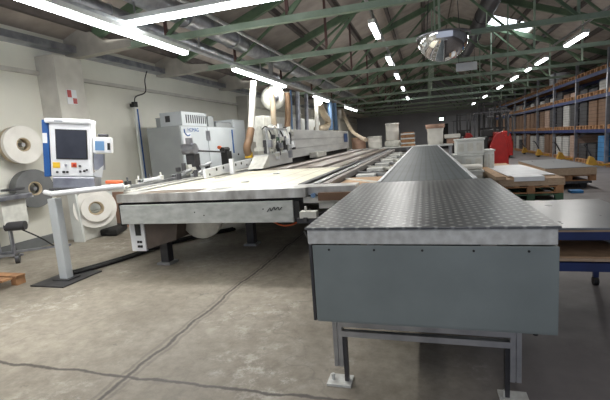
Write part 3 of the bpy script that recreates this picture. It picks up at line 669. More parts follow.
fb = thing('cooling_unit', (-5.6, 8.8, CZ), 'slotted white cooling unit standing on top of the electrical cabinet', 'cooling unit')
MB().box(-5.85, -5.27, 8.2, 9.3, CZ, 2.4).build('housing', 'cabinet', fb, .012)
for k in range(10):
    y = 8.36 + k * .095; MB().box(-5.269, -5.262, y, y + .04, CZ + .07, 2.33).build('slot', 'darksteel', fb)
MB().box(-5.7, -5.58, 8.19, 8.2, 2.18, 2.32).build('socket', 'darksteel', fb)
for (x0, x1, y0, y1, z1, lb) in ((-6.0, -5.88, 8.25, 8.5, 2.3, 'small grey box on the cabinet behind the cooling unit'), (-5.6, -5.25, 9.34, 9.62, 2.33, 'small grey box on the cabinet right of the cooling unit'),
                                 (-5.7, -5.25, 9.75, 10.6, 2.2, 'low grey box at the far end of the cabinet top')):
    t = thing('junction_box', ((x0 + x1) / 2, (y0 + y1) / 2, CZ), lb, 'box')
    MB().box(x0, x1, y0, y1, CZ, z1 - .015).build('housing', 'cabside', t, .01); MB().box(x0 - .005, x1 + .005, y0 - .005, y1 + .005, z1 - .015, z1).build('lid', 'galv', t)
sc2 = thing('second_cabinet', (-5.6, 11.1, 0), 'narrow taller white cabinet at the far end of the grey one', 'cabinet')
MB().box(-6.0, -5.25, 10.72, 11.5, 0, 2.3).build('housing', 'cabinet', sc2, .012)
MB().box(-5.25, -5.23, 10.76, 11.46, .1, 2.26).build('door', 'cabinet', sc2, .005)
MB().cyl((-5.23, 10.85, 1.3), (-5.21, 10.85, 1.3), .03, 10).build('handle', 'black', sc2)
# wall service pole with blue cable
a, b = on_x(138, 105, -6.5), on_x(144.5, 182, -6.5)
sp_ = thing('service_pole', (b.x, b.y, .0), 'slim white service pole with a blue line against the left wall', 'pole')
MB().box(-6.53, -6.47, b.y - .05, b.y + .05, 0, a.z).build('pole', 'white', sp_, .01)
MB().box(-6.47, -6.46, b.y + .01, b.y + .05, .2, a.z - .1).build('blue_line', 'blue', sp_)
MB().cyl((-6.5, b.y, a.z), (-6.5, b.y, a.z + .06), .07, 10).box(-6.56, -6.44, b.y - .1, b.y + .03, a.z - .06, a.z + .02).build('head', 'black', sp_)
tag(MB().tube(curve([(-6.5, b.y, a.z + .05), (-6.52, b.y + .1, 2.85), (-6.54, b.y + .5, 3.0), (-6.55, b.y + .55, 3.3), (-6.45, b.y + .6, 3.6)], 6), .014, 6).build('hanging_cable', 'black'), 'thin black cable rising from the service pole to the roof', 'cable')

# ================================================================== OPERATOR CONSOLE
ax = math.radians(30)            # panel width direction
U = Vector((math.cos(ax), math.sin(ax), 0)); NRM = Vector((math.sin(ax), -math.cos(ax), 0)); W0 = Vector((-4.22, 4.0, 0))
TH = math.radians(5.5); ZC = 1.62
def loc(u, n, z):
    z0 = z - ZC; u, z = u * math.cos(TH) + z0 * math.sin(TH), ZC + z0 * math.cos(TH) - u * math.sin(TH)
    return W0 + U * u + NRM * n + Vector((0, 0, z))
def obox(mb, u0, u1, n0, n1, z0, z1):
    p = [loc(u, n, z) for z in (z0, z1) for u, n in ((u0, n0), (u1, n0), (u1, n1), (u0, n1))]
    return mb.add(p, [(3, 2, 1, 0), (4, 5, 6, 7), (0, 1, 5, 4), (1, 2, 6, 5), (2, 3, 7, 6), (3, 0, 4, 7)])
def uz(px, py, n=0.0):
    """panel coordinates (u, z) of a photo point on the panel's front plane"""
    d = ray(px, py); o = W0 + NRM * n; t = (o - EYE).dot(NRM) / d.dot(NRM); P = EYE + d * t
    u, z0 = (P - W0).dot(U), P.z - ZC
    return u * math.cos(TH) - z0 * math.sin(TH), ZC + z0 * math.cos(TH) + u * math.sin(TH)
u0, zt = uz(48, 118); u1, _ = uz(91, 122); _, zb = uz(70, 177)
oc = thing('operator_console', (-4.38, 3.85, 0), 'operator console with a dark monitor in a white and blue housing on a steel post', 'console')
PF = 0.0
obox(MB(), u0, u1, -.22, PF, zb, zt - .02).build('housing', 'bright', oc, .02)
mbh = MB(); a_, b_ = uz(44, 111); obox(mbh, u0 - .04, u1, -.25, .03, zt - .06, zt + .0); mbh.build('hood', 'bright', oc, .02)
obox(MB(), u0 - .075, u0 - .005, -.26, .0, zb, zt - .02).build('blue_side', 'blue', oc, .01)
sw_ = uz(44.5, 138, .0); obox(MB(), u0 - .07, u0 - .02, .0, .006, sw_[1] - .06, sw_[1] + .06).build('paper_sticker', 'paper', oc)
s0, s1 = uz(55, 129), uz(88, 159.5)
sf = obox(MB(), s0[0], s1[0], PF, .012, s1[1], s0[1]).build('screen_frame', 'black', oc, .004)
obox(MB(), s0[0] + .012, s1[0] - .012, .012, .015, s1[1] + .012, s0[1] - .012).build('screen', 'screen', sf)
for px, py, w, h, m_ in ((56.5, 165, .04, .035, 'yellow'), (66, 165, .012, .014, 'galv'), (74, 165, .03, .03, 'orange'), (74.5, 165, .014, .014, 'red'), (80, 166, .012, .012, 'darksteel'),
                         (57.5, 172, .012, .012, 'darksteel'), (64, 172, .014, .014, 'darksteel'), (67.5, 172, .012, .012, 'black'), (80.5, 171.5, .012, .014, 'darksteel'), (84.5, 171, .012, .012, 'black'), (87, 170, .01, .012, 'darksteel')):
    u, z = uz(px, py); obox(MB(), u - w, u + w, PF, .02 if w < .02 else .006, z - h, z + h).build('button' if w < .02 else 'button_plate', m_, oc, .003)
a_ = uz(55, 121.5); obox(MB(), a_[0], a_[0] + .09, .031, .033, a_[1] - .0, a_[1] + .014).build('small_emblem', 'galv', oc)
# secondary panel
v0, v1 = uz(92, 137), uz(111.5, 153)
sp2 = obox(MB(), v0[0], v1[0], -.12, -.02, v1[1], v0[1]).build('side_panel', 'bright', oc, .008)
w0, w1 = uz(94.5, 141), uz(104, 150.5); obox(MB(), w0[0], w1[0], -.02, -.012, w1[1], w0[1]).build('small_screen', 'lcd', sp2)
w0, w1 = uz(107, 143), uz(109.8, 150); obox(MB(), w0[0], w1[0], -.02, -.01, w1[1], w0[1]).build('key_switch', 'black', sp2)
w0, w1 = uz(97, 132), uz(107, 137); obox(MB(), w0[0], w1[0], -.1, -.03, w1[1], w0[1] - .02).build('handset', 'darksteel', sp2, .01)
w0, w1 = uz(93, 154), uz(103, 166); obox(MB(), w0[0], w1[0], -.12, -.03, w1[1] - .05, w0[1]).build('neck', 'galv', oc)
# tray under the panel
w0, w1 = uz(51, 177), uz(100, 188)
obox(MB(), w0[0] + .02, w1[0] - .05, -.3, .02, w1[1], w0[1] - .0).build('tray_box', 'galv', oc, .01)
obox(MB(), w0[0] - .02, w1[0] + .12, -.35, .03, w1[1] - .03, w1[1] - .005).build('tray', 'darksteel', oc, .006)
w0 = uz(97, 168); MB().add([loc(w0[0] - .1, -.05, w0[1] - .1), loc(w0[0] + .02, .02, w0[1] - .02), loc(w0[0] + .09, .05, w0[1] + .04), loc(w0[0] + .05, -.02, w0[1] - .12)], [(0, 1, 2, 3)]).build('loose_paper', 'paper', oc)
w0 = uz(113, 182.5); obox(MB(), w0[0] - .1, w0[0] + .1, -.12, -.03, w0[1] - .02, w0[1] + .02).build('orange_tool', 'orange', oc, .01)
# hand rail
a_, b_ = uz(52, 194, .12), uz(124, 186, .12); r0, r1 = loc(a_[0], .12, a_[1]), loc(b_[0], .12, b_[1])
MB().tube([r0, r1], .034, 14).tube([r0 - Vector((.16, -.05, -.02)), r0], .03, 12).build('hand_rail', 'bright', oc)
MB().bar(r0 + Vector((.0, .16, -.02)), r1 + Vector((-.05, .15, -.02)), .22, .03).build('rail_shelf', 'offwhite', oc, .01)
# post
pf = Vector((-4.38, 3.85, 0))
MB().box(pf.x - .06, pf.x + .06, pf.y - .05, pf.y + .05, .015, 1.04).build('post', 'cabinet', oc, .008)
MB().box(pf.x - .27, pf.x + .24, pf.y - .28, pf.y + .33, 0, .018).build('base_plate', 'darksteel', oc, .003)
MB().box(pf.x - .12, pf.x + .12, pf.y - .1, pf.y + .1, .018, .03).build('weld_flange', 'darksteel', oc)

# black floor cables
cab = [on_z(x, y, .03) for x, y in ((72, 274), (97, 267), (130, 257), (150, 250), (172, 243), (200, 236), (235, 229))]
tag(MB().tube(curve(cab, 6), .025, 8).build('floor_cable', 'black'), 'thick black floor cable from the console post to the machine, nearer of two', 'cable')
cab = [v + Vector((-.08, .08, 0)) for v in cab]
tag(MB().tube(curve(cab, 6), .022, 8).build('floor_cable', 'black'), 'thick black cable on the floor running just behind its twin toward the machine', 'cable')

# ================================================================== EDGE BAND ROLLS
def coil(name, label, c, r, ri, th, m, axis, backm=None, core=True):
    t = thing(name, c, label, 'roll', 'rolls of edge banding')
    MB().lathe([(ri, 0), (r, 0), (r, th), (ri, th), (ri, 0)], c, axis, 36, smooth=False).build('band', m, t, .004)
    ax_ = Vector(axis).normalized()
    if core: MB().lathe([(ri * .78, th * .3), (ri * .97, th * .3), (ri * .97, th * 1.0), (ri * .85, th * 1.0), (ri * .78, th * .3)], c, axis, 24).build('core', 'coilbeige', t)
    if backm: MB().lathe([(ri, -.1), (r * .98, -.1), (r * .98, -.005), (ri, -.005), (ri, -.1)], c, axis, 36, smooth=False).build('inner_band', backm, t)
    return t
ca = (1, -.12, .02)
coil('edge_band_roll', 'large white roll of edge banding hanging on the left wall', (-6.42, 5.18, 1.79), .315, .115, .08, 'coilwhite', ca, 'coilbeige')
coil('edge_band_roll', 'large dark grey roll of edge banding hanging below the white one', (-6.42, 5.26, 1.05), .325, .12, .08, 'coilgrey', ca, 'coilgrey')
for z, y in ((1.79, 5.18), (1.05, 5.26)):
    tag(MB().cyl((WX, y, z), (-6.36, y, z), .035, 12).build('wall_peg', 'alu'), 'metal peg in the wall holding the %s roll' % ('white' if z > 1.5 else 'dark grey'), 'peg')
coil('edge_band_roll', 'largest white roll with rings, in front of its white stand under the console', (-5.9, 6.0, .57), .36, .12, .1, 'coilwhite', (.75, -.66, .1))
coil('edge_band_roll', 'smaller white roll lying against the largest one', (-5.8, 5.93, .58), .25, .13, .05, 'coilwhite', (.75, -.66, .1))
st = thing('roll_stand', (-6.1, 6.1, 0), 'white sheet-metal stand behind the white rolls at the pillar foot', 'stand')
MB().box(-6.18, -5.98, 5.75, 6.6, 0, .5).build('box', 'offwhite', st, .02)
MB().prism([(-6.18, 5.7, 0), (-5.95, 5.7, 0), (-6.0, 5.7, .9), (-6.18, 5.7, .95)], (0, .04, 0)).build('side_plate', 'white', st)
MB().box(-6.18, -6.1, 5.9, 6.7, .5, .95).build('back_plate', 'white', st, .01)
pn = MB().box(-6.5, -6.05, 6.95, 7.0, 0, .75).build('leaning_board', 'peach'); tag(pn, 'peach coloured board standing by the wall behind the white rolls', 'board')
q = on_z(113, 232, .02)
tag(MB().prism([on_z(100, 236, .01), on_z(117, 236, .01), on_z(128, 229, .01), on_z(112, 228, .01)], (0, 0, .12)).build('black_bag', 'black', bevel=.03), 'flat black bag on the floor right of the white roll stand', 'bag')

# ------------------------------------------------ small trolley machine at the left edge
sm = thing('glue_trolley', (-6.2, 4.6, 0), 'small grey wheeled trolley with motor, cut by the left edge of the picture', 'trolley')
MB().box(-6.5, -6.0, 4.35, 4.9, .95, 1.02).build('top_plate', 'galv', sm, .008)
MB().box(-6.45, -6.1, 4.45, 4.85, .55, .95).build('housing', 'offwhite', sm, .01)
MB().cyl((-6.15, 4.5, .55), (-5.9, 4.62, .55), .07, 14).build('motor', 'darksteel', sm)
MB().lathe([(.01, 0), (.16, 0), (.16, .03), (.01, .03)], (-6.2, 4.75, 1.08), (0, 0, 1), 20).build('disc', 'darksteel', sm)
for x in (-6.4, -6.1): MB().box(x - .02, x + .02, 4.5, 4.54, .1, .55).build('leg', 'galv', sm)
MB().bar((-6.45, 4.5, .12), (-5.6, 5.1, .12), .04, .03).bar((-6.45, 4.3, .12), (-5.9, 4.5, .12), .04, .03).build('frame', 'galv', sm)
for x, y in ((-5.95, 4.45), (-6.4, 4.75), (-6.3, 4.3)):
    MB().cyl((x - .02, y - .02, .075), (x + .02, y + .02, .075), .075, 16).build('wheel', 'darksteel', sm)
MB().tube(curve([(-6.0, 4.6, .5), (-5.85, 4.8, .3), (-5.8, 5.0, .1), (-5.7, 5.1, .03)], 5), .012, 6).build('cord', 'black', sm)
MB().bar(on_x(0, 199, -6.1), on_x(32, 196, -6.1), .06, .03).build('arm', 'bright', sm)
q = on_z(0, 285, .06)
wp = thing('wooden_crate', (q.x - .2, q.y, 0), 'corner of an orange-brown wooden crate at the left edge of the floor', 'crate')
for k in range(3): MB().box(q.x - .5, q.x + .08, q.y - .2 + k * .17, q.y - .07 + k * .17, .1, .12).build('slat', 'pallet', wp)
MB().box(q.x - .02, q.x + .07, q.y - .2, q.y - .1, 0, .1).build('block', 'pallet', wp); MB().box(q.x - .02, q.x + .07, q.y + .15, q.y + .27, 0, .1).build('block', 'pallet', wp)

# ================================================================== RIGHT SIDE: sheet trolley
stt = thing('sheet_trolley', (1.2, 3.5, 0), 'blue steel shelf trolley with grey sheet top beside the feed table', 'trolley')
SX0, SX1, SY0, SY1 = .66, 1.5, 3.06, 4.25
MB().box(SX0, SX1, SY0, SY1, .79, .805).build('top_sheet', 'sheetgrey', stt, .003)
MB().box(SX0, SX1, SY0 + .01, SY1, .775, .79).build('board_layer', 'woodedge', stt)
MB().box(SX0, SX1, SY0 + .005, SY0 + .045, .72, .775).box(SX0, SX1, SY1 - .045, SY1, .72, .775).box(SX1 - .04, SX1, SY0, SY1, .72, .775).build('upper_frame', 'rackblue', stt)
MB().box(SX0, SX1, SY0 + .01, SY1, .57, .59).build('lower_board', 'woodedge', stt)
MB().box(SX0, SX1, SY0 + .02, SY1, .59, .6).build('lower_sheet', 'wood', stt)
MB().box(SX0, SX1, SY0 + .005, SY0 + .045, .5, .56).build('lower_frame', 'rackblue', stt)
MB().box(SX0, SX1, SY1 - .045, SY1, .5, .56).build('lower_frame', 'rackblue', stt)
for x in (SX0 + .02, SX1 - .02):
    for y in (SY0 + .5, SY1 - .04): MB().box(x - .02, x + .02, y - .02, y + .02, .08, .77).build('leg', 'rackblue', stt); MB().cyl((x - .02, y, .04), (x + .02, y, .04), .04, 12).build('wheel', 'black', stt)
lb_ = MB().prism([(.95, 3.95, .7), (1.35, 3.2, .605), (1.9, 3.2, .605), (1.9, 3.95, .7)], (0, 0, .03))
tag(lb_.build('pale_board', 'sheetwhite'), 'pale board sticking out of the middle shelf of the blue trolley', 'board')

# pallets with board stacks
def make_pallet(w=1.2, d=.8, h=.14, m='pallet', lab='', group='wooden pallets'):
    t = thing('wooden_pallet', (0, 0, 0), lab, 'pallet', group)
    mb = MB()
    for k in range(5):
        x = -w / 2 + .05 + k * (w - .1) / 4; mb.box(x - .05, x + .05, -d / 2, d / 2, h - .02, h)
    for y in (-d / 2 + .05, 0, d / 2 - .05): mb.box(-w / 2, w / 2, y - .05, y + .05, h - .04, h - .02); mb.box(-w / 2, w / 2, y - .05, y + .05, 0, .02)
    mb.build('deck', m, t)
    for x in (-w / 2 + .07, 0, w / 2 - .07):
        for y in (-d / 2 + .05, 0, d / 2 - .05): MB().box(x - .07, x + .07, y - .05, y + .05, .02, h - .04).build('block', m, t)
    return t
p1 = make_pallet(1.15, 3.1, .16, 'forkgreen', 'green-painted long pallet base under the near board stack')
p1.location = (2.02, 10.6, 0)
p2 = make_pallet(1.15, 3.1, .16, 'pallet', 'brown wooden pallet resting on the green base under the near board stack')
p2.location = (2.02, 10.6, .16)
def board(label, x0, x1, y0, y1, z0, z1, m='woodedge', top='wood', rz=0, cat='board', name='board_stack'):
    t = thing(name, ((x0 + x1) / 2, (y0 + y1) / 2, z0), label, cat)
    MB().box(x0, x1, y0, y1, z0, z1 - .012).build('boards', m, t); MB().box(x0, x1, y0, y1, z1 - .0118, z1).build('top_board', top, t)
    t.rotation_euler.z = rz; return t
board('stack of brown particle boards on the near pallets right of the conveyor', 1.42, 2.62, 9.05, 12.3, .32, .46, rz=.0)
board('white-topped board lying on the near brown board stack', 1.62, 2.5, 9.4, 12.2, .46, .5, 'woodedge', 'sheetwhite', .03)
board('narrow brown board lying along the left edge of the near stack', 1.36, 1.55, 9.0, 12.4, .46, .53, 'woodedge', 'wood')
q = on_z(517, 171.5, .5)
tag(MB().box(1.7, 2.25, 9.02, 9.5, .505, .51).box(1.7, 2.25, 9.015, 9.02, .42, .51).build('paper_sheet', 'paper'), 'white paper sheet hanging over the front edge of the near board stack', 'paper')
# rear stack on a pallet
p3 = make_pallet(1.1, 2.8, .15, 'pallet', 'wooden pallet under the second board stack, on black steel feet'); p3.location = (3.2, 12.2, .17)
ff = thing('lifting_frame', (3.2, 11.6, 0), 'black steel lifting frame under the second board stack', 'frame')
MB().box(2.75, 3.65, 10.75, 13.4, .12, .17).build('deck', 'darksteel', ff)
for x in (2.85, 3.5):
    for y in (10.85, 13.2): MB().prism([(x - .1, y, .12), (x + .1, y, .12), (x + .06, y, 0), (x - .02, y, 0)], (0, .12, 0)).build('foot', 'black', ff)
board('second stack of brown boards behind the near one, with grey laminate on top', 2.68, 3.72, 10.7, 13.6, .32, .5, 'woodedge', 'sheetgrey')
board('thin brown board lying on the rear of the near stack', 1.5, 2.4, 12.5, 14.0, .0, .42, 'woodedge', 'wood')
tag(MB().box(3.0, 3.25, 10.0, 10.2, 0, .06).build('blue_box', 'lightblue', bevel=.01), 'small flat blue tray on the floor by the black lifting frame', 'tray')

# white crates behind the conveyor
def crate(x0, x1, y0, y1, z0, z1, label, m='white'):
    t = thing('plastic_crate', ((x0 + x1) / 2, (y0 + y1) / 2, z0), label, 'crate', 'white crates beside the conveyor')
    MB().box(x0, x1, y0, y1, z0, z1 - .05).build('body', m, t, .02)
    MB().box(x0 - .02, x1 + .02, y0 - .02, y1 + .02, z1 - .05, z1).build('rim', m, t, .008)
    w = (x1 - x0) / 3
    for k in range(3): MB().box(x0 + k * w + w * .2, x0 + (k + 1) * w - w * .2, y0 - .012, y0, z0 + .08, z1 - .12).build('recess', 'offwhite', t)
crate(.72, 1.42, 11.4, 12.2, 0, .9, 'lower large white crate right of the conveyor, holding another crate', 'white')
crate(.78, 1.45, 11.4, 12.2, .9, 1.3, 'upper white crate stacked on the lower large crate')
crate(1.46, 1.72, 11.6, 12.2, 0, .98, 'tall slim white crate beside the red forklift')
crate(.75, 1.3, 10.4, 11.1, 0, .56, 'low white crate in front of the stacked ones, next to the boards')
def bag(c, sx, sy, sz, label, m='coilwhite', name='white_bag'):
    mb = MB(); prof = []
    vs = []; fs = []; nu, nv = 16, 8
    for j in range(nv + 1):
        v = -math.pi / 2 + math.pi * j / nv
        for i in range(nu):
            u = 2 * math.pi * i / nu
            cx, cy, cz = math.cos(v) * math.cos(u), math.cos(v) * math.sin(u), math.sin(v)
            sq = lambda t: math.copysign(abs(t) ** .5, t)
            vs.append((c[0] + sx / 2 * sq(cx), c[1] + sy / 2 * sq(cy), c[2] + sz / 2 + sz / 2 * sq(cz) * (1 + .08 * math.sin(3 * u))))
    for j in range(nv):
        for i in range(nu): fs.append((j * nu + i, j * nu + (i + 1) % nu, (j + 1) * nu + (i + 1) % nu, (j + 1) * nu + i))
    return tag(mb.add(vs, fs, True).build(name, m), label, 'bag')
bag((1.03, 10.75, .56), .6, .6, .12, 'flat white bag lying on the low white crate')

# ------------------------------------------------ barrels and bags at the far end
def drum(x, y, z, r, h, label, m='coilwhite', lid='offwhite'):
    t = thing('storage_drum', (x, y, z), label, 'drum', 'drums at the far end of the machine')
    MB().lathe([(.01, 0), (r * .95, 0), (r, .04), (r, h * .5), (r * 1.02, h * .52), (r, h * .54), (r, h - .06), (r * 1.04, h - .05), (r * 1.04, h - .02)], (x, y, z), n=24).build('barrel', m, t)
    MB().lathe([(r * 1.05, h - .05), (r * 1.05, h), (.01, h + .01)], (x, y, z), n=24).build('lid', lid, t)
tb = thing('rear_table', (-1.2, 19, 0), 'long white-topped table across the far end of the machine, carrying drums', 'table')
MB().box(-3.4, -.65, 18.3, 19.5, .98, 1.03).build('tabletop', 'white', tb, .01)
for x in (-3.3, -.75):
    for y in (18.4, 19.4): MB().box(x - .03, x + .03, y - .03, y + .03, 0, .98).build('leg', 'alu', tb)
rt = thing('rear_table', (.4, 18.2, 0), 'white-topped table behind the far end of the conveyor', 'table')
MB().box(-.6, 1.1, 17.8, 18.9, .96, 1.03).build('tabletop', 'white', rt, .01)
for x in (-.5, 1.0):
    for y in (17.9, 18.8): MB().box(x - .03, x + .03, y - .03, y + .03, 0, .96).build('leg', 'alu', rt)
D = on_y(392.5, 140, 18.8)
bag((D.x, 18.9, 1.03), .72, .6, .3, 'crumpled white bag on the far table under the tall drum', 'offwhite')
drum(D.x, 18.9, 1.33, .29, .75, 'tallest white drum, standing on a white bag at the far end')
D = on_y(375, 146, 18.8); drum(D.x, 18.8, 1.03, .31, .52, 'shorter white drum left of the tallest drum')
D = on_y(359, 148, 18.9); drum(D.x, 18.9, 1.03, .33, .52, 'brown cardboard drum at the far end of the machine beam', 'peach', 'wood')
D = on_y(408, 147, 18.4)
pk = thing('slat_stack', (D.x, 18.6, 1.0), 'small stack of brown wooden slats and white boards left of the conveyor end', 'stack')
for k in range(6): MB().box(D.x - .3, D.x + .3, 18.4, 18.9, 1.03 + k * .1, 1.09 + k * .1).build('slat', ['pallet', 'white'][k % 2], pk); MB().box(D.x - .26, D.x + .26, 18.45, 18.85, 1.09 + k * .1, 1.13 + k * .1).build('spacer', 'pallet', pk)
D = on_y(435.5, 143, 18.3)
bg = thing('lined_container', (D.x, 18.4, 1.03), 'tall white bag with a brown cardboard collar on the table behind the conveyor', 'container')
MB().lathe([(.02, 0), (.3, 0), (.33, .2), (.32, .5), (.36, .72)], (D.x, 18.4, 1.03), n=18).build('bag', 'coilwhite', bg)
MB().lathe([(.38, .68), (.4, .85), (.36, .85), (.02, .8)], (D.x, 18.4, 1.03), n=18).build('collar', 'peach', bg)
D = on_y(452, 142, 18.5)
bx = thing('carton_box', (D.x, 18.5, 1.0), 'low brown carton with a white lid on the table left of the white crates', 'box')
MB().box(D.x - .2, D.x + .25, 18.3, 18.8, 1.03, 1.25).build('body', 'peach', bx); MB().box(D.x - .3, D.x + .32, 18.2, 18.85, 1.25, 1.42).build('lid', 'coilwhite', bx, .03)

# ================================================================== FORKLIFTS
def reach_truck(x, y, rz, label, s=1.0):
    t = thing('reach_truck', (0, 0, 0), label, 'forklift', 'red reach trucks')
    MB().prism([(-.42, -.5, .12), (.3, -.5, .12), (.3, -.5, .75), (.2, -.5, 1.2), (.02, -.5, 1.38), (-.18, -.5, 1.36), (-.36, -.5, .9), (-.42, -.5, .5)], (0, 1, 0)).build('body', 'red', t, .04)
    MB().box(-.95, -.43, -.45, .5, .12, 1.25).build('battery_cover', 'black', t, .05)
    MB().box(-.9, .4, .5, .62, .1, 1.0).build('front_plate', 'darksteel', t)
    MB().cyl((-.25, -.3, .15), (.05, -.3, .15), .15, 16).build('wheel', 'black', t)
    for xx in (-.8, .35): MB().cyl((xx - .05, .8, .12), (xx + .05, .8, .12), .12, 14).build('wheel', 'black', t)
    g = MB()
    for xx in (-.85, .38):
        g.bar((xx, .1, 1.2), (xx, .15, 2.15), .06, .06); g.bar((xx, -.4, 2.15), (xx, .6, 2.15), .05, .05)
    for yy in (-.35, -.1, .15, .4): g.bar((-.85, yy, 2.16), (.38, yy, 2.16), .04, .04)
    g.build('overhead_guard', 'darksteel', t)
    ms = MB()
    for xx in (-.6, -.42, .0, .18): ms.box(xx - .04, xx + .04, .7, .82, .1, 2.6)
    ms.box(-.6, .18, .72, .8, 2.5, 2.58).box(-.6, .18, .72, .8, 1.5, 1.58)
    ms.build('mast', 'black', t)
    MB().box(-.6, -.5, .85, 1.9, .08, .13).box(.05, .15, .85, 1.9, .08, .13).build('forks', 'darksteel', t)
    MB().box(-.6, -.2, -.2, .2, 1.2, 1.5).build('seat', 'black', t, .05)
    t.location = (x, y, 0); t.rotation_euler.z = rz; ORG[t.name] = Vector((x, y, 0)); return t
f1 = reach_truck(2.75, 17.6, .0, 'nearer red reach truck with black mast, beside the white crates')
f2 = dup(f1, (3.9, 23.0, 0), 'farther red reach truck, partly hidden behind the nearer one')
f3 = dup(f1, (2.6, 27.5, 0), 'reach truck standing left of the farther one, only its black mast showing')

# ================================================================== PALLET RACK
RKX0, RKX1 = 5.75, 6.85
UY = [12.9, 15.8, 18.7, 21.6, 24.5, 27.4, 30.3, 33.2, 36.1, 39.0]
LV = [1.25, 2.42, 3.2]
rk = thing('pallet_rack', (6.3, 26, 0), 'long blue pallet rack along the aisle with grey uprights and three beam levels', 'rack')
for y in UY:
    for x in (RKX0, RKX1): 
        MB().box(x - .05, x + .05, y - .045, y + .045, 0, 3.85).build('upright', 'galv', rk)
    fr = MB()
    for k in range(6): fr.bar((RKX0, y, .3 + k * .58), (RKX1, y, .3 + (k + 1) * .58 if k % 2 else .3 + k * .58 + .5), .03, .03)
    fr.build('frame_brace', 'galv', rk)
for y0, y1 in zip(UY[:-1], UY[1:]):
    for z in LV:
        for x in (RKX0 - .02, RKX1 + .02): MB().box(x - .025, x + .025, y0 + .05, y1 - .05, z - .12, z).build('beam', 'rackblue', rk)
    MB().bar((RKX1 + .05, y0, 1.3), (RKX1 + .05, y1, 2.4), .03, .02).build('back_brace', 'galv', rk)
MB().box(RKX0 - .12, RKX0 - .06, UY[0] - .05, UY[0] + .05, 0, .0) if 0 else None
pal = make_pallet(1.15, .8, .14, 'pallet', '', 'pallets on the rack')
def stack(m, sx, sy, sz):
    t = thing('board_pile', (0, 0, 0), '', 'stack', 'stacks on the rack'); MB().box(-sx / 2, sx / 2, -sy / 2, sy / 2, 0, sz).build('boards', m, t); MB().box(-sx / 2 + .01, sx / 2 - .01, -sy / 2 + .01, sy / 2 - .01, sz, sz + .02).build('top_sheet', m, t); return t
protos = {}
def get_stack(m, h):
    k = (m, h)
    if k not in protos: protos[k] = stack(m, .95, .74, h); return protos[k]
    return dup(protos[k], (0, 0, 0))
DESC = {'stack': 'brown board pile', 'stackpeach': 'peach board pile', 'stackwhite': 'white box pile', 'stackdark': 'dark black pile', 'stackblue': 'blue crate pile', 'carton': 'large brown carton load'}
first = True
rr = random.Random(5)
LVN = ['lowest beam', 'middle beam', 'top beam']
for bi, (y0, y1) in enumerate(zip(UY[:-1], UY[1:])):
    for li, z in enumerate(LV):
        for si in range(3):
            y = y0 + .5 + si * .93
            if si == 0: y += .03
            lb = 'brown wooden pallet on the %s level of the rack, %s bay, %s slot' % (LVN[li].split()[0], ORD[bi], ['near', 'middle', 'far'][si])
            if first: o = pal; first = False
            else: o = dup(pal, (0, 0, 0))
            o.location = (6.28, y, z); o['label'] = lb
            if li == 2 and rr.random() < .75: continue
            if li == 0:
                m = {0: ['stack', 'stack', 'stackdark'], 1: ['stack', 'stack', 'stackdark'], 2: ['stackdark', 'stackwhite', 'stackdark'], 3: ['stackdark', 'stackpeach', 'stack']}.get(bi, ['carton', 'carton', 'stack'])[si]; h = .85 if bi < 3 else .8
            elif li == 1: m = rr.choice(['stack', 'stackwhite', 'stackdark', 'stackpeach', 'stackdark']); h = rr.choice([.1, .15, .22, .3])
            else: m = rr.choice(['stackpeach', 'stackwhite']); h = rr.choice([.12, .3])
            if li == 2 and abs(y - on_x(560, 80, 6.4).y) < 1.0: continue
            s_ = get_stack(m, h); s_.location = (6.28, y, z + .142)
            s_['label'] = '%s on the %s level of the rack, %s bay, %s slot' % (DESC[m], LVN[li].split()[0], ORD[bi], ['near', 'middle', 'far'][si])
    # ground level
    for si in range(3):
        y = y0 + .5 + si * .93
        m = {0: ['stackdark', 'stackblue', 'stackblue'], 1: ['stackblue', 'stackdark', 'stackdark'], 2: ['stackpeach', 'stackwhite', 'stackwhite'], 3: ['carton', 'carton', 'stackwhite'], 4: ['stackwhite', 'stackwhite', 'carton']}.get(bi, ['carton', 'stackdark', 'stackwhite'])[si]
        h = {'stackblue': .85, 'stackdark': .55, 'stackpeach': .85, 'stackwhite': .8, 'carton': .9}[m]
        o = dup(pal, (6.28, y, 0), 'wooden pallet on the floor under the rack, %s bay, %s slot' % (ORD[bi], ['near', 'middle', 'far'][si]))
        s_ = get_stack(m, h); s_.location = (6.28, y, .142)
        s_['label'] = '%s on the floor level of the rack, %s bay, %s slot' % (DESC[m], ORD[bi], ['near', 'middle', 'far'][si])
# white lantern-like tank above the rack
c = on_x(560, 80, 6.4)
tk = thing('white_tank', (6.4, c.y, 3.36), 'pale round tank on the top level of the rack', 'tank')
MB().lathe([(.01, 0), (.42, 0), (.45, .1), (.45, .5), (.4, .6), (.01, .62)], (6.4, c.y, 3.36), n=24).build('shell', 'sheetwhite', tk)
MB().lathe([(.46, .28), (.47, .3), (.46, .32)], (6.4, c.y, 3.36), n=24).build('band', 'galv', tk)
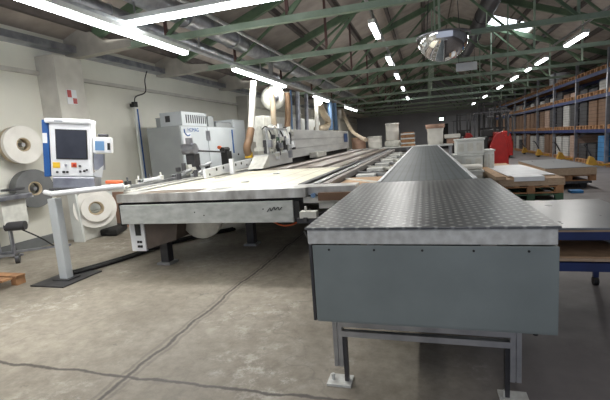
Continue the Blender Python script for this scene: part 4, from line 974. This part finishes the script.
# yellow hand pallet trucks parked at the rack foot
def handtruck():
    t = thing('hand_pallet_truck', (0, 0, 0), '', 'pallet truck', 'yellow pallet trucks at the rack')
    MB().prism([(-.1, -.25, .08), (-.1, .1, .08), (-.1, -.05, .35), (-.1, -.15, .4)], (.2, 0, 0)).build('pump_body', 'ochre', t, .02)
    MB().tube(curve([(0, -.1, .4), (0, -.25, .7), (0, -.33, .78)], 4), .025, 8).tube([(-.12, -.35, .78), (.12, -.35, .78)], .02, 8).build('handle', 'darksteel', t)
    MB().box(-.05, .05, .1, 1.0, .06, .12).build('fork', 'ochre', t)
    MB().cyl((-.06, -.12, .08), (.06, -.12, .08), .08, 14).build('wheel', 'black', t)
    return t
h0 = handtruck()
for i, (x, y, lb) in enumerate(((5.35, 15.6, 'yellow pallet truck nearest the camera, in front of the blue piles'), (5.4, 19.0, 'yellow pallet truck in front of the peach and dark piles'),
                                (5.4, 22.3, 'yellow pallet truck in front of the brown cartons'), (5.4, 25.3, 'farthest yellow pallet truck at the rack foot'))):
    o = h0 if i == 0 else dup(h0, (0, 0, 0)); o.location = (x, y, 0); o['label'] = lb; o.rotation_euler.z = math.radians(-90)
# second rack at the far end, crosswise shelf goods
# ================================================================== CAMERA, WORLD
cam = bpy.data.cameras.new('camera'); co = bpy.data.objects.new('camera', cam); col.objects.link(co); scn.camera = co
cam.sensor_fit = 'HORIZONTAL'; cam.sensor_width = 36; cam.lens = F / 610 * 36; cam.clip_start = .05; cam.clip_end = 200
Rm = Matrix((_X, _Y, _Z)).to_4x4(); co.matrix_world = Matrix.Translation(EYE) @ Rm
w = bpy.data.worlds.new('world'); scn.world = w; w.use_nodes = True
w.node_tree.nodes['Background'].inputs[0].default_value = (.75, .82, 1, 1); w.node_tree.nodes['Background'].inputs[1].default_value = .55
def area(name, loc_, sx, sy, e, rot=(0, 0, 0), colr=(1, .97, .92)):
    l = bpy.data.lights.new(name, 'AREA'); l.shape = 'RECTANGLE'; l.size = sx; l.size_y = sy; l.energy = e; l.color = colr
    o = bpy.data.objects.new(name, l); o.location = loc_; o.rotation_euler = rot; col.objects.link(o); return o
for y, L_, e in ((1.5, 3, 60), (4.6, 2.8, 75), (9.5, 3.2, 85), (15.5, 2.2, 60), (22, 3, 60)): area('lamp_and_fill_light', (-3.76, y, LZ - .06), .12, L_, e)
area('lamp_and_fill_light', (-2.25, 4.72, 3.13), 2.6, .12, 45)
for y in (8.2, 11.5, 14.6, 18.6, 23.5): area('lamp_and_fill_light', (-.86, y, 3.44), .12, 1.1, 26)
for y in (11.6, 14.6, 18.6, 21.9, 27, 33): area('lamp_and_fill_light', (3.5, y, 3.38), .12, 1.2, 50)
for (x, y, L_, e) in ((-5.4, 5, 8, 16), (-5.5, 14, 9, 14), (-2.3, 6, 8, 16), (-2.3, 18, 14, 26), (1.2, 12, 12, 18), (1.2, 28, 16, 24), (5.2, 14, 12, 14), (5.2, 28, 16, 18)):
    area('roof_fill', (x, y, 3.6), .5, L_, e, (math.pi, 0, 0))  # upward fill added to brighten the roof, no fixtures at these spots
for x, y, e in ((-.86, 31, 60), (3.5, 37, 60), (-3.76, 31, 60), (0.3, -1.2, 36), (3.5, 3.5, 30)): area('lamp_and_fill_light', (x, y, 3.4), .3, 3, e)  # added fill for the far wall and the foreground, without fixtures
scn.view_settings.view_transform = 'Standard'
scn.view_settings.exposure = 0.0
